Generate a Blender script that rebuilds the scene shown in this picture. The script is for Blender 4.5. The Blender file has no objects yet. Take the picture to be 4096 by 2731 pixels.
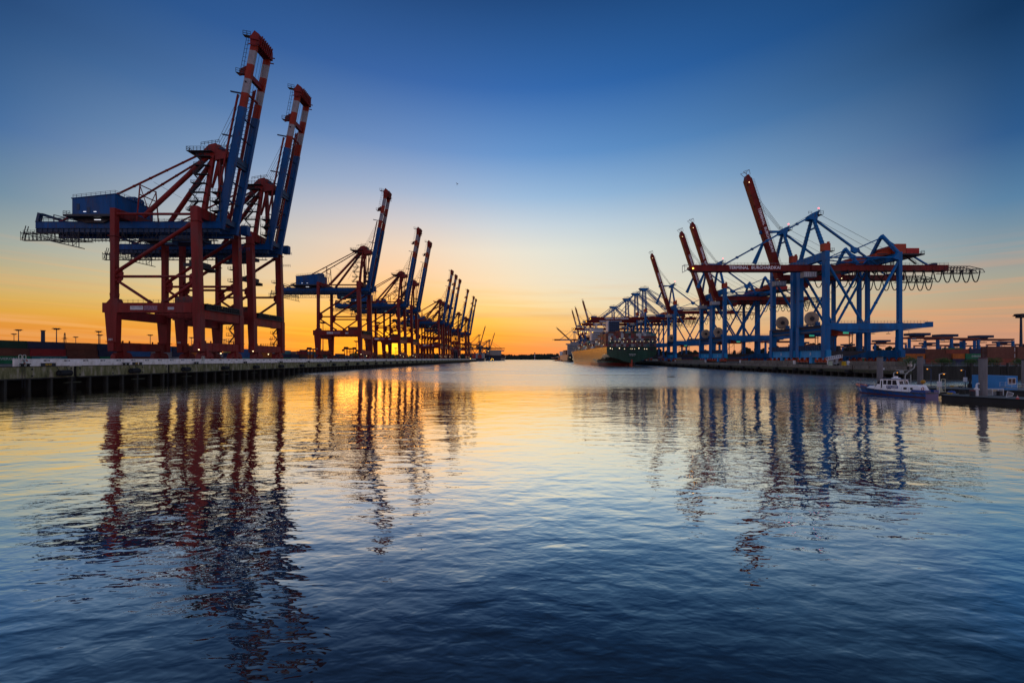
import bpy, math, random
from mathutils import Vector
R = math.radians
random.seed(7)
S = bpy.context.scene
C = S.collection
F, CX, CY, H = 1600.0, 2075.0, 1435.0, 7.3      # camera calibration (photo pixels, metres)

# ---------------------------------------------------------------- camera
cd = bpy.data.cameras.new("camera"); cam = bpy.data.objects.new("camera", cd); C.objects.link(cam)
cam.location = (0, 0, H); cam.rotation_euler = (R(90), 0, 0)
cd.sensor_width = 36; cd.lens = 36 * F / 4096
cd.shift_x = -(CX - 2048) / 4096; cd.shift_y = (CY - 1365.5) / 4096
cd.clip_end = 60000; cd.clip_start = 0.5
S.camera = cam
S.view_settings.view_transform = 'Standard'; S.view_settings.look = 'None'
S.view_settings.exposure = 0; S.view_settings.gamma = 1

def lin(r, g, b, k=1.0):
    f = lambda c: (c / 255 / 12.92) if c / 255 <= .04045 else ((c / 255 + .055) / 1.055) ** 2.4
    return (f(r) * k, f(g) * k, f(b) * k, 1)

# ---------------------------------------------------------------- sky and sun
SUN_AZ, SUN_EL = R(-17.5), R(2.0)
sd = Vector((math.sin(SUN_AZ) * math.cos(SUN_EL), math.cos(SUN_AZ) * math.cos(SUN_EL), math.sin(SUN_EL)))
W = bpy.data.worlds.new("World"); S.world = W; W.use_nodes = True
nt = W.node_tree; nt.nodes.clear(); N = nt.nodes.new; L = nt.links.new
def node(t, **k):
    n = N(t)
    for a, b in k.items(): setattr(n, a, b)
    return n
def mth(op, a, b=None, c=None, clamp=False):
    n = N('ShaderNodeMath'); n.operation = op; n.use_clamp = clamp
    for i, x in enumerate((a, b, c)):
        if x is None: continue
        if hasattr(x, 'links'): L(x, n.inputs[i])
        else: n.inputs[i].default_value = x
    return n.outputs[0]
def mixc(f, a, b, mode='MIX'):
    n = N('ShaderNodeMix'); n.data_type = 'RGBA'; n.blend_type = mode; n.clamp_factor = True
    for i, x in ((0, f), (6, a), (7, b)):
        if hasattr(x, 'links'): L(x, n.inputs[i])
        else: n.inputs[i].default_value = x
    return n.outputs[2]
def ramp(x, stops, mode='EASE'):
    n = N('ShaderNodeValToRGB'); cr = n.color_ramp; cr.interpolation = 'LINEAR'
    while len(cr.elements) < len(stops): cr.elements.new(0.5)
    for e, (p, c) in zip(cr.elements, stops): e.position = p; e.color = c
    L(x, n.inputs[0]); return n.outputs[0]
tc = node('ShaderNodeTexCoord'); vn = N('ShaderNodeVectorMath'); vn.operation = 'NORMALIZE'
L(tc.outputs['Generated'], vn.inputs[0])
sp = N('ShaderNodeSeparateXYZ'); L(vn.outputs[0], sp.inputs[0])
dx, dy, dz = sp.outputs
el = mth('MULTIPLY', mth('ARCSINE', dz), 2 / math.pi)                 # 0..1 = 0..90 deg
az = mth('ARCTAN2', dx, dy)                                           # 0 straight ahead
e = lambda deg: deg / 90.0
mid = ramp(el, [(0, lin(236, 112, 62)), (e(1.5), lin(250, 130, 56)), (e(3.4), lin(254, 160, 48)), (e(5.2), lin(253, 200, 92)), (e(7.7), lin(250, 222, 156)), (e(10.7), lin(242, 228, 194)),
                (e(14.9), lin(230, 230, 216)), (e(18.3), lin(198, 214, 224)), (e(22), lin(150, 187, 221)), (e(27), lin(94, 147, 204)), (e(34), lin(42, 102, 172)), (e(42), lin(22, 70, 126)), (e(90), lin(12, 36, 72))])
edl = ramp(el, [(0, lin(214, 126, 62)), (e(2.9), lin(220, 142, 56)), (e(4.8), lin(216, 166, 68)), (e(6.7), lin(194, 172, 118)), (e(10.1), lin(150, 162, 156)), (e(14.2), lin(96, 132, 158)), (e(19.6), lin(50, 100, 154)), (e(29), lin(20, 64, 114)), (e(90), lin(10, 30, 70))])
edr = ramp(el, [(0, lin(198, 142, 122)), (e(2.9), lin(198, 150, 122)), (e(4.8), lin(190, 158, 126)), (e(6.7), lin(170, 162, 140)), (e(10.1), lin(132, 152, 160)), (e(14.2), lin(84, 126, 162)), (e(19.6), lin(38, 86, 138)), (e(29), lin(4, 48, 90)), (e(90), lin(8, 28, 62))])
edg = mixc(mth('ADD', mth('MULTIPLY', az, 1.0), .5, clamp=True), edl, edr)
aaz = mth('ABSOLUTE', mth('ADD', az, 0.03))
midr = ramp(el, [(0, lin(234, 148, 104)), (e(1.5), lin(240, 162, 100)), (e(3.4), lin(244, 186, 118)), (e(5.2), lin(243, 206, 150)), (e(7.7), lin(240, 222, 184)), (e(10.7), lin(232, 227, 208)),
                (e(14.9), lin(220, 226, 218)), (e(18.3), lin(192, 211, 223)), (e(22), lin(146, 184, 219)), (e(27), lin(92, 145, 202)), (e(34), lin(42, 102, 172)), (e(42), lin(22, 70, 126)), (e(90), lin(12, 36, 72))])
mid = mixc(mth('MULTIPLY', mth('ADD', az, .08), 3.2, clamp=True), mid, midr)
fa = mth('SMOOTH_MIN', mth('POWER', mth('DIVIDE', aaz, R(52)), 1.8), 1.0, 0.12)
base = mixc(fa, mid, edg)
# behind the viewer: unseen sky, brightened and tinted pink low down to light the shaded sides
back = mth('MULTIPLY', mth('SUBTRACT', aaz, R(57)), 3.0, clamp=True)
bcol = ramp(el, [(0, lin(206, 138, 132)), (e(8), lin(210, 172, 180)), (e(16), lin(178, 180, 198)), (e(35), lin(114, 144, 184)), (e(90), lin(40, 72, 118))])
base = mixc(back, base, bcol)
# thin cloud streaks low over the horizon
mp = N('ShaderNodeCombineXYZ'); L(mth('MULTIPLY', az, 2.2), mp.inputs[0]); L(mth('ADD', mth('MULTIPLY', el, 95), mth('MULTIPLY', az, 2.5)), mp.inputs[1])
no = N('ShaderNodeTexNoise'); no.inputs['Scale'].default_value = 1.25; no.inputs['Detail'].default_value = 5; no.inputs['Roughness'].default_value = .55; no.inputs['Distortion'].default_value = .5
L(mp.outputs[0], no.inputs['Vector'])
st = ramp(no.outputs['Fac'], [(0, (0, 0, 0, 1)), (.47, (0, 0, 0, 1)), (.64, (1, 1, 1, 1)), (1, (1, 1, 1, 1))])
band = ramp(el, [(0, (0, 0, 0, 1)), (e(1.0), (.3, .3, .3, 1)), (e(3.5), (.75, .75, .75, 1)), (e(7), (.35, .35, .35, 1)), (e(12), (0, 0, 0, 1))])
near = mth('SUBTRACT', 1, mth('DIVIDE', mth('ABSOLUTE', mth('SUBTRACT', az, SUN_AZ)), R(42)), clamp=True)
ccol = mixc(near, lin(232, 158, 112), lin(255, 206, 40))
base = mixc(mth('MULTIPLY', mth('MULTIPLY', st, band), .85), base, ccol)
mp2 = N('ShaderNodeCombineXYZ'); L(mth('MULTIPLY', az, 1.3), mp2.inputs[0]); L(mth('MULTIPLY', el, 60), mp2.inputs[1]); mp2.inputs[2].default_value = 4.2
no2 = N('ShaderNodeTexNoise'); no2.inputs['Scale'].default_value = 1.1; no2.inputs['Detail'].default_value = 4; L(mp2.outputs[0], no2.inputs['Vector'])
st2 = ramp(no2.outputs['Fac'], [(0, (0, 0, 0, 1)), (.55, (0, 0, 0, 1)), (.72, (1, 1, 1, 1)), (1, (1, 1, 1, 1))])
base = mixc(mth('MULTIPLY', mth('MULTIPLY', st2, band), .5), base, lin(176, 132, 118))
# sunset glow round the sun, which sits behind a thin bank of cloud
dt = N('ShaderNodeVectorMath'); dt.operation = 'DOT_PRODUCT'; L(vn.outputs[0], dt.inputs[0]); dt.inputs[1].default_value = sd
ang = mth('ARCCOSINE', mth('MINIMUM', dt.outputs['Value'], 1.0))
g1 = mth('POWER', 2.718, mth('MULTIPLY', mth('POWER', mth('DIVIDE', ang, R(10.5)), 1.3), -1))
g2 = mth('POWER', 2.718, mth('MULTIPLY', mth('POWER', mth('DIVIDE', ang, R(1.3)), 2), -1))
def scol(f, c):
    n = N('ShaderNodeVectorMath'); n.operation = 'SCALE'; n.inputs[0].default_value = c; L(f, n.inputs['Scale']); return n.outputs[0]
def vadd(a, b):
    n = N('ShaderNodeVectorMath'); n.operation = 'ADD'; L(a, n.inputs[0]); L(b, n.inputs[1]); return n.outputs[0]
base = mixc(mth('MULTIPLY', g1, .92), base, (1.0, .30, .010, 1))
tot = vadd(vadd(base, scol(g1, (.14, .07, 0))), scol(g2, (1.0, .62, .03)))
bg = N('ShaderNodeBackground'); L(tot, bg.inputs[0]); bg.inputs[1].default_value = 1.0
sk = node('ShaderNodeTexSky', sky_type='NISHITA'); sk.sun_disc = False; sk.sun_elevation = SUN_EL; sk.sun_rotation = SUN_AZ
bg2 = N('ShaderNodeBackground'); L(sk.outputs[0], bg2.inputs[0]); bg2.inputs[1].default_value = 0.01
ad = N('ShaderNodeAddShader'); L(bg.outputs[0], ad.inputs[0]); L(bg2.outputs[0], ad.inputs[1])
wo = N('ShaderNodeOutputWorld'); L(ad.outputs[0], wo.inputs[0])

sl = bpy.data.lights.new("sun", 'SUN'); so = bpy.data.objects.new("sun", sl); C.objects.link(so)
sl.energy = 0.12; sl.angle = R(14); sl.color = (1.0, .38, .08)
so.rotation_euler = sd.to_track_quat('Z', 'Y').to_euler()

# ---------------------------------------------------------------- materials
MT = {}
def mat(name, col, rough=.5, metal=0, dirt=.25, dscale=.6, emit=None, streak=False, coat=0, bump=0, spec=.25, rust=0, tide=None):
    if name in MT: return MT[name]
    m = bpy.data.materials.new(name); m.use_nodes = True; t = m.node_tree; b = t.nodes['Principled BSDF']
    b.inputs['Roughness'].default_value = rough; b.inputs['Metallic'].default_value = metal
    if spec is not None: b.inputs['Specular IOR Level'].default_value = spec
    if coat: b.inputs['Coat Weight'].default_value = coat; b.inputs['Coat Roughness'].default_value = .12
    c = Vector(col[:3])
    if emit:
        b.inputs['Base Color'].default_value = (*c, 1); b.inputs['Emission Color'].default_value = (*c, 1); b.inputs['Emission Strength'].default_value = emit
    elif dirt:
        tx = t.nodes.new('ShaderNodeTexCoord'); mp = t.nodes.new('ShaderNodeMapping'); nz = t.nodes.new('ShaderNodeTexNoise')
        t.links.new(tx.outputs['Object'], mp.inputs[0]); t.links.new(mp.outputs[0], nz.inputs['Vector'])
        mp.inputs['Scale'].default_value = (1, 1, .12) if streak else (1, 1, .5)
        nz.inputs['Scale'].default_value = dscale; nz.inputs['Detail'].default_value = 6; nz.inputs['Roughness'].default_value = .65
        cr = t.nodes.new('ShaderNodeValToRGB'); t.links.new(nz.outputs['Fac'], cr.inputs[0])
        cr.color_ramp.elements[0].position = .3; cr.color_ramp.elements[1].position = .68
        cr.color_ramp.elements[0].color = (*(c * (1 - dirt)), 1); cr.color_ramp.elements[1].color = (*(c * (1 + dirt * .5)), 1)
        out = cr.outputs[0]
        def over(fac, colr, src):
            q = t.nodes.new('ShaderNodeMix'); q.data_type = 'RGBA'; t.links.new(fac, q.inputs[0]); t.links.new(src, q.inputs[6]); q.inputs[7].default_value = colr; return q.outputs[2]
        if rust:                                            # rust runs and faded patches in the paint
            for sc, lo, hi, colr in ((1.7, .60, .70, (.075, .028, .014, 1)), (.16, .52, .62, (*(c * .62 + Vector((.02, .02, .022))), 1))):
                m2 = t.nodes.new('ShaderNodeMapping'); m2.inputs['Scale'].default_value = (1, 1, .16 if sc > 1 else .6); m2.inputs['Location'].default_value = (3.1, 7.7, 1.3); t.links.new(tx.outputs['Object'], m2.inputs[0])
                n2 = t.nodes.new('ShaderNodeTexNoise'); n2.inputs['Scale'].default_value = sc; n2.inputs['Detail'].default_value = 5; t.links.new(m2.outputs[0], n2.inputs['Vector'])
                r2 = t.nodes.new('ShaderNodeMapRange'); r2.inputs['From Min'].default_value = lo; r2.inputs['From Max'].default_value = hi; r2.inputs['To Max'].default_value = rust; t.links.new(n2.outputs['Fac'], r2.inputs['Value']); out = over(r2.outputs[0], colr, out)
        if tide:                                            # weed and wet stain up to the tide line
            s3 = t.nodes.new('ShaderNodeSeparateXYZ'); t.links.new(tx.outputs['Object'], s3.inputs[0]); a3 = t.nodes.new('ShaderNodeMath'); a3.operation = 'MULTIPLY_ADD'; t.links.new(nz.outputs['Fac'], a3.inputs[0]); a3.inputs[1].default_value = -1.8; t.links.new(s3.outputs[2], a3.inputs[2])
            r3 = t.nodes.new('ShaderNodeMapRange'); r3.inputs['From Min'].default_value = tide - .9; r3.inputs['From Max'].default_value = tide - 1.5; r3.inputs['To Max'].default_value = .8; t.links.new(a3.outputs[0], r3.inputs['Value']); out = over(r3.outputs[0], (.028, .036, .014, 1), out)
        t.links.new(out, b.inputs['Base Color'])
        if bump:
            bp = t.nodes.new('ShaderNodeBump'); bp.inputs['Strength'].default_value = bump; bp.inputs['Distance'].default_value = .05
            t.links.new(nz.outputs['Fac'], bp.inputs['Height']); t.links.new(bp.outputs[0], b.inputs['Normal'])
    else: b.inputs['Base Color'].default_value = (*c, 1)
    MT[name] = m; return m
RED = mat('crane_red_paint', (.215, .022, .02), .5, dirt=.45, dscale=.35, streak=True, spec=.16, rust=.75)
BLUE = mat('crane_blue_paint', (.001, .074, .25), .5, dirt=.4, dscale=.3, streak=True, spec=.14, rust=.75)
BLUE2 = mat('terminal_blue_paint', (.002, .132, .37), .5, dirt=.35, dscale=.3, streak=True, spec=.16, rust=.75)
LBLUE = mat('sill_blue_paint', (.012, .25, .54), .5, dirt=.2, dscale=.4)
ORANGE = mat('orange_red_paint', (.36, .045, .016), .45, dirt=.25)
WHITE = mat('white_paint', (.60, .61, .63), .5, dirt=.15)
BOOMRED = mat('boom_red_paint', (.17, .012, .010), .5, dirt=.4, dscale=.35, spec=.16, rust=.6)
BANDW = mat('boom_band_white', (.27, .28, .31), .5, dirt=.35, spec=.15)
BANDR = mat('boom_band_red', (.25, .026, .010), .5, dirt=.35, spec=.15)
DARK = mat('dark_steel', (.025, .03, .04), .5, dirt=.3)
DBLUE = mat('dark_blue_steel', (.012, .045, .11), .5, dirt=.3)  # darker blue for trolleys, cross girders, doors and small steelwork
ROPE = mat('wire_rope', (.05, .05, .055), .5, dirt=0)
GREY = mat('grey_steel', (.22, .23, .25), .5, dirt=.25)
BEIGE = mat('reel_beige', (.42, .33, .24), .6, dirt=.2, dscale=1.2)
RUBBER = mat('black_rubber', (.015, .015, .017), .7, dirt=.3)
CONC = mat('quay_concrete', (.19, .17, .145), .85, dirt=.5, dscale=.9, streak=True, rust=.45, tide=3.4)
DCONC = mat('dark_wet_piles', (.035, .034, .03), .7, dirt=.5, dscale=1.4, streak=True)
GLASS = mat('dark_window_glass', (.015, .02, .028), .12, dirt=0, spec=.3)
YEL = mat('yellow_paint', (.60, .36, .02), .5, dirt=.2)
GREENGL = mat('green_lit_window', (.05, .42, .26), emit=.55)
LAMPY = mat('lit_lamp_amber', (1, .48, .06), emit=7)
LAMPW = mat('lit_lamp_warm', (1, .80, .42), emit=2.5)
LAMPR = mat('lit_lamp_red', (1, .10, .12), emit=5)
LAMPG = mat('lit_lamp_green', (.1, .9, .55), emit=4)

# ---------------------------------------------------------------- mesh helpers
class MB:
    def __init__(s, sx=1, z0=0): s.v = []; s.f = []; s.m = []; s.sx = sx; s.z0 = z0; s.parts = []
    def add(s, vs, fs, mi=0):
        n = len(s.v); s.v += [(s.sx * p[0], p[1], p[2] - s.z0) for p in vs]
        s.f += [tuple(i + n for i in f) for f in fs]; s.m += [mi] * len(fs); s.parts.append((n, len(s.v), len(s.f) - len(fs), len(s.f))); return s
    def hexa(s, vs, mi=0): return s.add(vs, [(0, 3, 2, 1), (4, 5, 6, 7), (0, 1, 5, 4), (1, 2, 6, 5), (2, 3, 7, 6), (3, 0, 4, 7)], mi)
    def box(s, x0, x1, y0, y1, z0, z1, mi=0):
        return s.hexa([(x0, y0, z0), (x1, y0, z0), (x1, y1, z0), (x0, y1, z0), (x0, y0, z1), (x1, y0, z1), (x1, y1, z1), (x0, y1, z1)], mi)
    def beam(s, p, q, w, h, mi=0, w2=None, h2=None):       # w across (Y if possible), h in the remaining direction
        p = Vector(p); q = Vector(q); d = (q - p).normalized()
        a = Vector((0, 1, 0)) if abs(d.y) < .9 else Vector((1, 0, 0))
        a = (a - d * a.dot(d)).normalized(); b = d.cross(a); w2 = w2 or w; h2 = h2 or h
        r = [p - a * w / 2 - b * h / 2, p + a * w / 2 - b * h / 2, p + a * w / 2 + b * h / 2, p - a * w / 2 + b * h / 2,
             q - a * w2 / 2 - b * h2 / 2, q + a * w2 / 2 - b * h2 / 2, q + a * w2 / 2 + b * h2 / 2, q - a * w2 / 2 + b * h2 / 2]
        return s.hexa(r, mi)
    def tube(s, p, q, r, n=8, mi=0, r2=None):
        p = Vector(p); q = Vector(q); d = (q - p)
        if d.length < 1e-6: return s
        d.normalize(); a = d.orthogonal().normalized(); b = d.cross(a); r2 = r if r2 is None else r2
        vs = [p + (a * math.cos(2 * math.pi * i / n) + b * math.sin(2 * math.pi * i / n)) * r for i in range(n)]
        vs += [q + (a * math.cos(2 * math.pi * i / n) + b * math.sin(2 * math.pi * i / n)) * r2 for i in range(n)]
        fs = [(i, (i + 1) % n, n + (i + 1) % n, n + i) for i in range(n)] + [tuple(range(n))[::-1], tuple(range(n, 2 * n))]
        return s.add(vs, fs, mi)
    def path(s, pts, r, n=6, mi=0):
        for a, b in zip(pts, pts[1:]): s.tube(a, b, r, n, mi)
        return s
    def prism(s, poly, y0, y1, mi=0):                      # poly in (x, z), extruded along Y
        n = len(poly); vs = [(x, y0, z) for x, z in poly] + [(x, y1, z) for x, z in poly]
        return s.add(vs, [tuple(range(n)), tuple(range(n, 2 * n))[::-1]] + [(i, n + i, n + (i + 1) % n, (i + 1) % n) for i in range(n)], mi)
    def prismx(s, poly, x0, x1, mi=0):                     # poly in (y, z), extruded along X
        n = len(poly); vs = [(x0, y, z) for y, z in poly] + [(x1, y, z) for y, z in poly]
        return s.add(vs, [tuple(range(n)), tuple(range(n, 2 * n))[::-1]] + [(i, n + i, n + (i + 1) % n, (i + 1) % n) for i in range(n)], mi)
    def rail(s, p, q, h=1.1, step=2.0, r=.05, mi=0):
        p = Vector(p); q = Vector(q); n = max(1, int((q - p).length / step)); up = Vector((0, 0, h))
        for k in (1, .5): s.tube(p + up * k, q + up * k, r, 4, mi)
        for i in range(n + 1):
            a = p.lerp(q, i / n); s.tube(a, a + up, r, 4, mi)
        return s
    def ball(s, c, r, mi=0, n=6, zs=1):
        vs = [(c[0], c[1], c[2] - r * zs)]; fs = []
        for i in range(1, n):
            t = math.pi * i / n
            for j in range(n * 2):
                a = math.pi * j / n; vs.append((c[0] + r * math.sin(t) * math.cos(a), c[1] + r * math.sin(t) * math.sin(a), c[2] - r * zs * math.cos(t)))
        vs.append((c[0], c[1], c[2] + r * zs)); m = n * 2
        for j in range(m): fs.append((0, 1 + (j + 1) % m, 1 + j)); fs.append((len(vs) - 1, len(vs) - 1 - m + j, len(vs) - 1 - m + (j + 1) % m))
        for i in range(n - 2):
            for j in range(m): a = 1 + i * m; fs.append((a + j, a + (j + 1) % m, a + m + (j + 1) % m, a + m + j))
        return s.add(vs, fs, mi)
    def each(s, name, mats, parent=None):                  # one object for every solid added
        out = []
        for (v0, v1, f0, f1) in s.parts:
            q = MB(); q.v = s.v[v0:v1]; q.f = [tuple(i - v0 for i in f) for f in s.f[f0:f1]]; q.m = s.m[f0:f1]; out.append(q.build(name, mats, parent))
        return out
    def build(s, name, mats, parent=None, loc=(0, 0, 0), smooth=False):
        me = bpy.data.meshes.new(name); me.from_pydata(s.v, [], s.f)
        if not isinstance(mats, (list, tuple)): mats = [mats]
        for m in mats: me.materials.append(m)
        if len(mats) > 1: me.polygons.foreach_set('material_index', s.m)
        if smooth: me.polygons.foreach_set('use_smooth', [True] * len(s.f))
        me.update(); o = bpy.data.objects.new(name, me); C.objects.link(o); o.location = loc
        if parent: o.parent = parent
        return o
def tag(o, label=None, cat=None, group=None, kind=None):
    if label: o['label'] = label
    if cat: o['category'] = cat
    if group: o['group'] = group
    if kind: o['kind'] = kind
    return o
def thing(name, loc, label, cat, group=None, rz=0):
    o = bpy.data.objects.new(name, None); C.objects.link(o); o.location = loc; o.rotation_euler = (0, 0, rz); o.empty_display_size = .5
    return tag(o, label, cat, group)
KIDS = {}
def dup(o, parent=None):
    c = o.copy(); C.objects.link(c); c.parent = parent
    for ch in [k for k in S.objects if k.parent == o] if o.name not in KIDS else KIDS[o.name]: dup(ch, c)
    return c
def index_kids():
    KIDS.clear()
    for o in S.objects: KIDS.setdefault(o.name, [])
    for o in S.objects:
        if o.parent: KIDS[o.parent.name].append(o)
def P(x, y, Y): return Vector(((x - CX) * Y / F, Y, H + (CY - y) * Y / F))
def XW(x, Y): return (x - CX) * Y / F
_tc = {}
def text(s, w, h, m, parent, loc, name='lettering', face='-y', rotz=0):
    """flat raised letters, lower-left corner at loc, w wide and h high, facing -Y (or -X / +X)"""
    if s not in _tc:
        cu = bpy.data.curves.new('lettering', 'FONT'); cu.body = s; cu.size = 1; cu.resolution_u = 2; cu.extrude = 0; cu.offset = .02
        ob = bpy.data.objects.new('lettering', cu); C.objects.link(ob)
        bpy.context.view_layer.update()
        me = bpy.data.meshes.new_from_object(ob); bpy.data.objects.remove(ob)
        _tc[s] = ([tuple(v.co) for v in me.vertices], [tuple(p.vertices) for p in me.polygons]); bpy.data.meshes.remove(me)
    vs, fs = _tc[s]
    x0 = min(v[0] for v in vs); x1 = max(v[0] for v in vs); y0 = min(v[1] for v in vs); y1 = max(v[1] for v in vs)
    b = MB(); out = []
    for v in vs:
        a = (v[0] - x0) / (x1 - x0) * w; c = (v[1] - y0) / (y1 - y0) * h
        out.append({'-y': (a, 0, c), '-x': (0, -a, c), '+x': (0, a, c)}[face])
    b.add(out, fs)
    return b.build(name, m, parent, loc)
ORD = ['', 'first', 'second', 'third', 'fourth', 'fifth', 'sixth', 'seventh', 'eighth', 'ninth', 'tenth', 'eleventh', 'twelfth']
def ordn(n):
    if n < len(ORD): return ORD[n]
    return f"{n}{'th' if 10 <= n % 100 <= 20 else {1: 'st', 2: 'nd', 3: 'rd'}.get(n % 10, 'th')}"
# ================================================================ SETTING
# water: one sheet to the horizon
def water():
    m = bpy.data.materials.new('harbour_water'); m.use_nodes = True; t = m.node_tree; b = t.nodes['Principled BSDF']
    b.inputs['Base Color'].default_value = (.020, .020, .021, 1); b.inputs['IOR'].default_value = 1.33; b.inputs['Specular IOR Level'].default_value = 0; b.inputs['Roughness'].default_value = 1
    n = t.nodes.new; k = t.links.new
    geo = n('ShaderNodeNewGeometry'); sep = n('ShaderNodeSeparateXYZ'); k(geo.outputs['Position'], sep.inputs[0])
    def M(op, a, b_=None, cl=False):
        q = n('ShaderNodeMath'); q.operation = op; q.use_clamp = cl
        for i, x in enumerate((a, b_)):
            if x is None: continue
            if hasattr(x, 'links'): k(x, q.inputs[i])
            else: q.inputs[i].default_value = x
        return q.outputs[0]
    def noise(sx, sy, sc, det, rg=.5, dist=0, off=0):
        mp = n('ShaderNodeMapping'); mp.inputs['Scale'].default_value = (sx, sy, 1); mp.inputs['Location'].default_value = (off, off * .7, off); k(geo.outputs['Position'], mp.inputs[0])
        q = n('ShaderNodeTexNoise'); q.inputs['Scale'].default_value = sc; q.inputs['Detail'].default_value = det; q.inputs['Roughness'].default_value = rg; q.inputs['Distortion'].default_value = dist
        k(mp.outputs[0], q.inputs['Vector']); return q.outputs['Fac']
    dist = M('SQRT', M('ADD', M('MULTIPLY', sep.outputs[0], sep.outputs[0]), M('MULTIPLY', sep.outputs[1], sep.outputs[1])))
    # wind-ruffled stretch in the middle distance, with a ragged edge
    lft = M('MULTIPLY', M('MAXIMUM', M('SUBTRACT', M('MULTIPLY', sep.outputs[0], -1), 12), 0), .95)
    edge = M('ADD', M('ADD', M('MULTIPLY', noise(.35, 1, .03, 3), 44), 48), lft)
    edge = M('ADD', edge, M('MULTIPLY', noise(.2, 1, .15, 3, off=21), 22))
    ruf = M('DIVIDE', M('SUBTRACT', sep.outputs[1], edge), 34, True)
    wk = M('ADD', M('MULTIPLY', noise(.25, 1, .02, 4, .6, 1.2, 11), 1.1), .35)
    gl = n('ShaderNodeBsdfGlossy'); gl.inputs['Color'].default_value = (1, .97, .90, 1); k(M('ADD', M('MULTIPLY', M('MULTIPLY', ruf, wk), .25), .012), gl.inputs['Roughness'])
    patch = M('ADD', M('MULTIPLY', noise(1, 1, .045, 2, off=9), 1.7), .15)       # calmer and livelier patches
    h1 = M('MULTIPLY', noise(.55, 1, .55, 1.5, .45, .25), .050)
    h2 = M('MULTIPLY', M('MULTIPLY', noise(.55, 1, 2.6, 2, .55, .3, 3), .0095), patch)
    h3 = M('MULTIPLY', noise(.8, 1, 7, 1, .5, 0, 5), .0005)
    h0 = M('MULTIPLY', noise(.8, 1, .13, 2, .5, 0, 7), .09)
    h4 = M('MULTIPLY', M('MULTIPLY', noise(.5, 1, 1.15, 2, .5, .35, 13), .026), patch)
    h5 = M('MULTIPLY', M('MULTIPLY', noise(.8, 1, 1.1, 3, .6, 0, 17), .16), ruf)
    hh0 = M('ADD', M('ADD', M('ADD', h0, h1), h4), M('ADD', h2, h3))
    hh = M('ADD', hh0, h5)
    bp = n('ShaderNodeBump'); bp.inputs['Strength'].default_value = 1; bp.inputs['Distance'].default_value = 1.0
    k(hh, bp.inputs['Height']); k(bp.outputs[0], gl.inputs['Normal'])
    fr = n('ShaderNodeFresnel'); fr.inputs['IOR'].default_value = 1.33; k(bp.outputs[0], fr.inputs['Normal'])
    cr = n('ShaderNodeValToRGB'); k(fr.outputs[0], cr.inputs[0]); el = cr.color_ramp.elements
    el[0].position = .02; el[0].color = (.045,) * 3 + (1,); el[1].position = 1; el[1].color = (1,) * 4
    for p_, c_ in ((.045, .14), (.075, .38), (.115, .68), (.17, .90), (.32, .995)): q = el.new(p_); q.color = (c_,) * 3 + (1,)
    mx = n('ShaderNodeMixShader'); k(cr.outputs[0], mx.inputs[0]); k(b.outputs[0], mx.inputs[1]); k(gl.outputs[0], mx.inputs[2])
    k(mx.outputs[0], [q for q in t.nodes if q.type == 'OUTPUT_MATERIAL'][0].inputs[0])
    b_ = MB(); b_.add([(-16000, -300, 0), (16000, -300, 0), (16000, 30000, 0), (-16000, 30000, 0)], [(0, 1, 2, 3)])
    tag(b_.build('water', m), 'rippled harbour water reflecting the sunset sky', 'water', kind='structure')
water()

def ground_mat(name, c, sc=.05):
    return mat(name, c, .9, dirt=.35, dscale=sc)
ASPH = ground_mat('quay_paving', (.07, .068, .065), .3)
EARTH = ground_mat('rough_ground', (.05, .05, .035), .2)
XL = -112.0
b = MB(); b.box(-9000, XL - 5.2, -60, 1053.5, -2, 5.5); b.box(XL - 5.2, XL - 1.0, -60, 1053.5, 5.3, 5.49); tag(b.build('quay_ground', ASPH), 'paved apron of the left container terminal', 'ground', kind='structure')
b = MB(); b.prism([(-9000, -2), (-150, -2), (-150, 4.2), (-9000, 4.2)], 1220, 2950); tag(b.build('far_terminal_ground', ASPH), 'paved ground of the far terminal', 'ground', kind='structure')
YC = 139.0                                                           # basin corner on the right bank
xr = lambda Y: 131 + .034 * Y
b = MB(); b.add([(xr(YC) + .2, YC + .2, 4.7), (9000, YC + .2, 4.7), (9000, 3200, 4.7), (xr(3200) + .2, 3200, 4.7)], [(0, 1, 2, 3)]); tag(b.build('terminal_ground', ASPH), 'paved ground of the right container terminal', 'ground', kind='structure')

# ---------------------------------------------------------------- left quay wall
def concrete():
    m = mat('mossy_concrete', (.1, .1, .1), .85); t = m.node_tree; bs = t.nodes['Principled BSDF']; n = t.nodes.new; k = t.links.new
    tx = n('ShaderNodeTexCoord'); mp = n('ShaderNodeMapping'); mp.inputs['Scale'].default_value = (1, 1, .22); k(tx.outputs['Object'], mp.inputs[0])
    nz = n('ShaderNodeTexNoise'); nz.inputs['Scale'].default_value = 1.1; nz.inputs['Detail'].default_value = 7; nz.inputs['Roughness'].default_value = .7; k(mp.outputs[0], nz.inputs['Vector'])
    cr = n('ShaderNodeValToRGB'); k(nz.outputs['Fac'], cr.inputs[0]); el = cr.color_ramp.elements
    el[0].position = .30; el[0].color = (.045, .042, .03, 1); el[1].position = .78; el[1].color = (.52, .46, .38, 1)
    for p, c in ((.44, (.13, .13, .055, 1)), (.52, (.19, .18, .085, 1)), (.6, (.28, .25, .18, 1))):
        q = el.new(p); q.color = c
    k(cr.outputs[0], bs.inputs['Base Color']); return m
MOSS = concrete()
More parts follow.
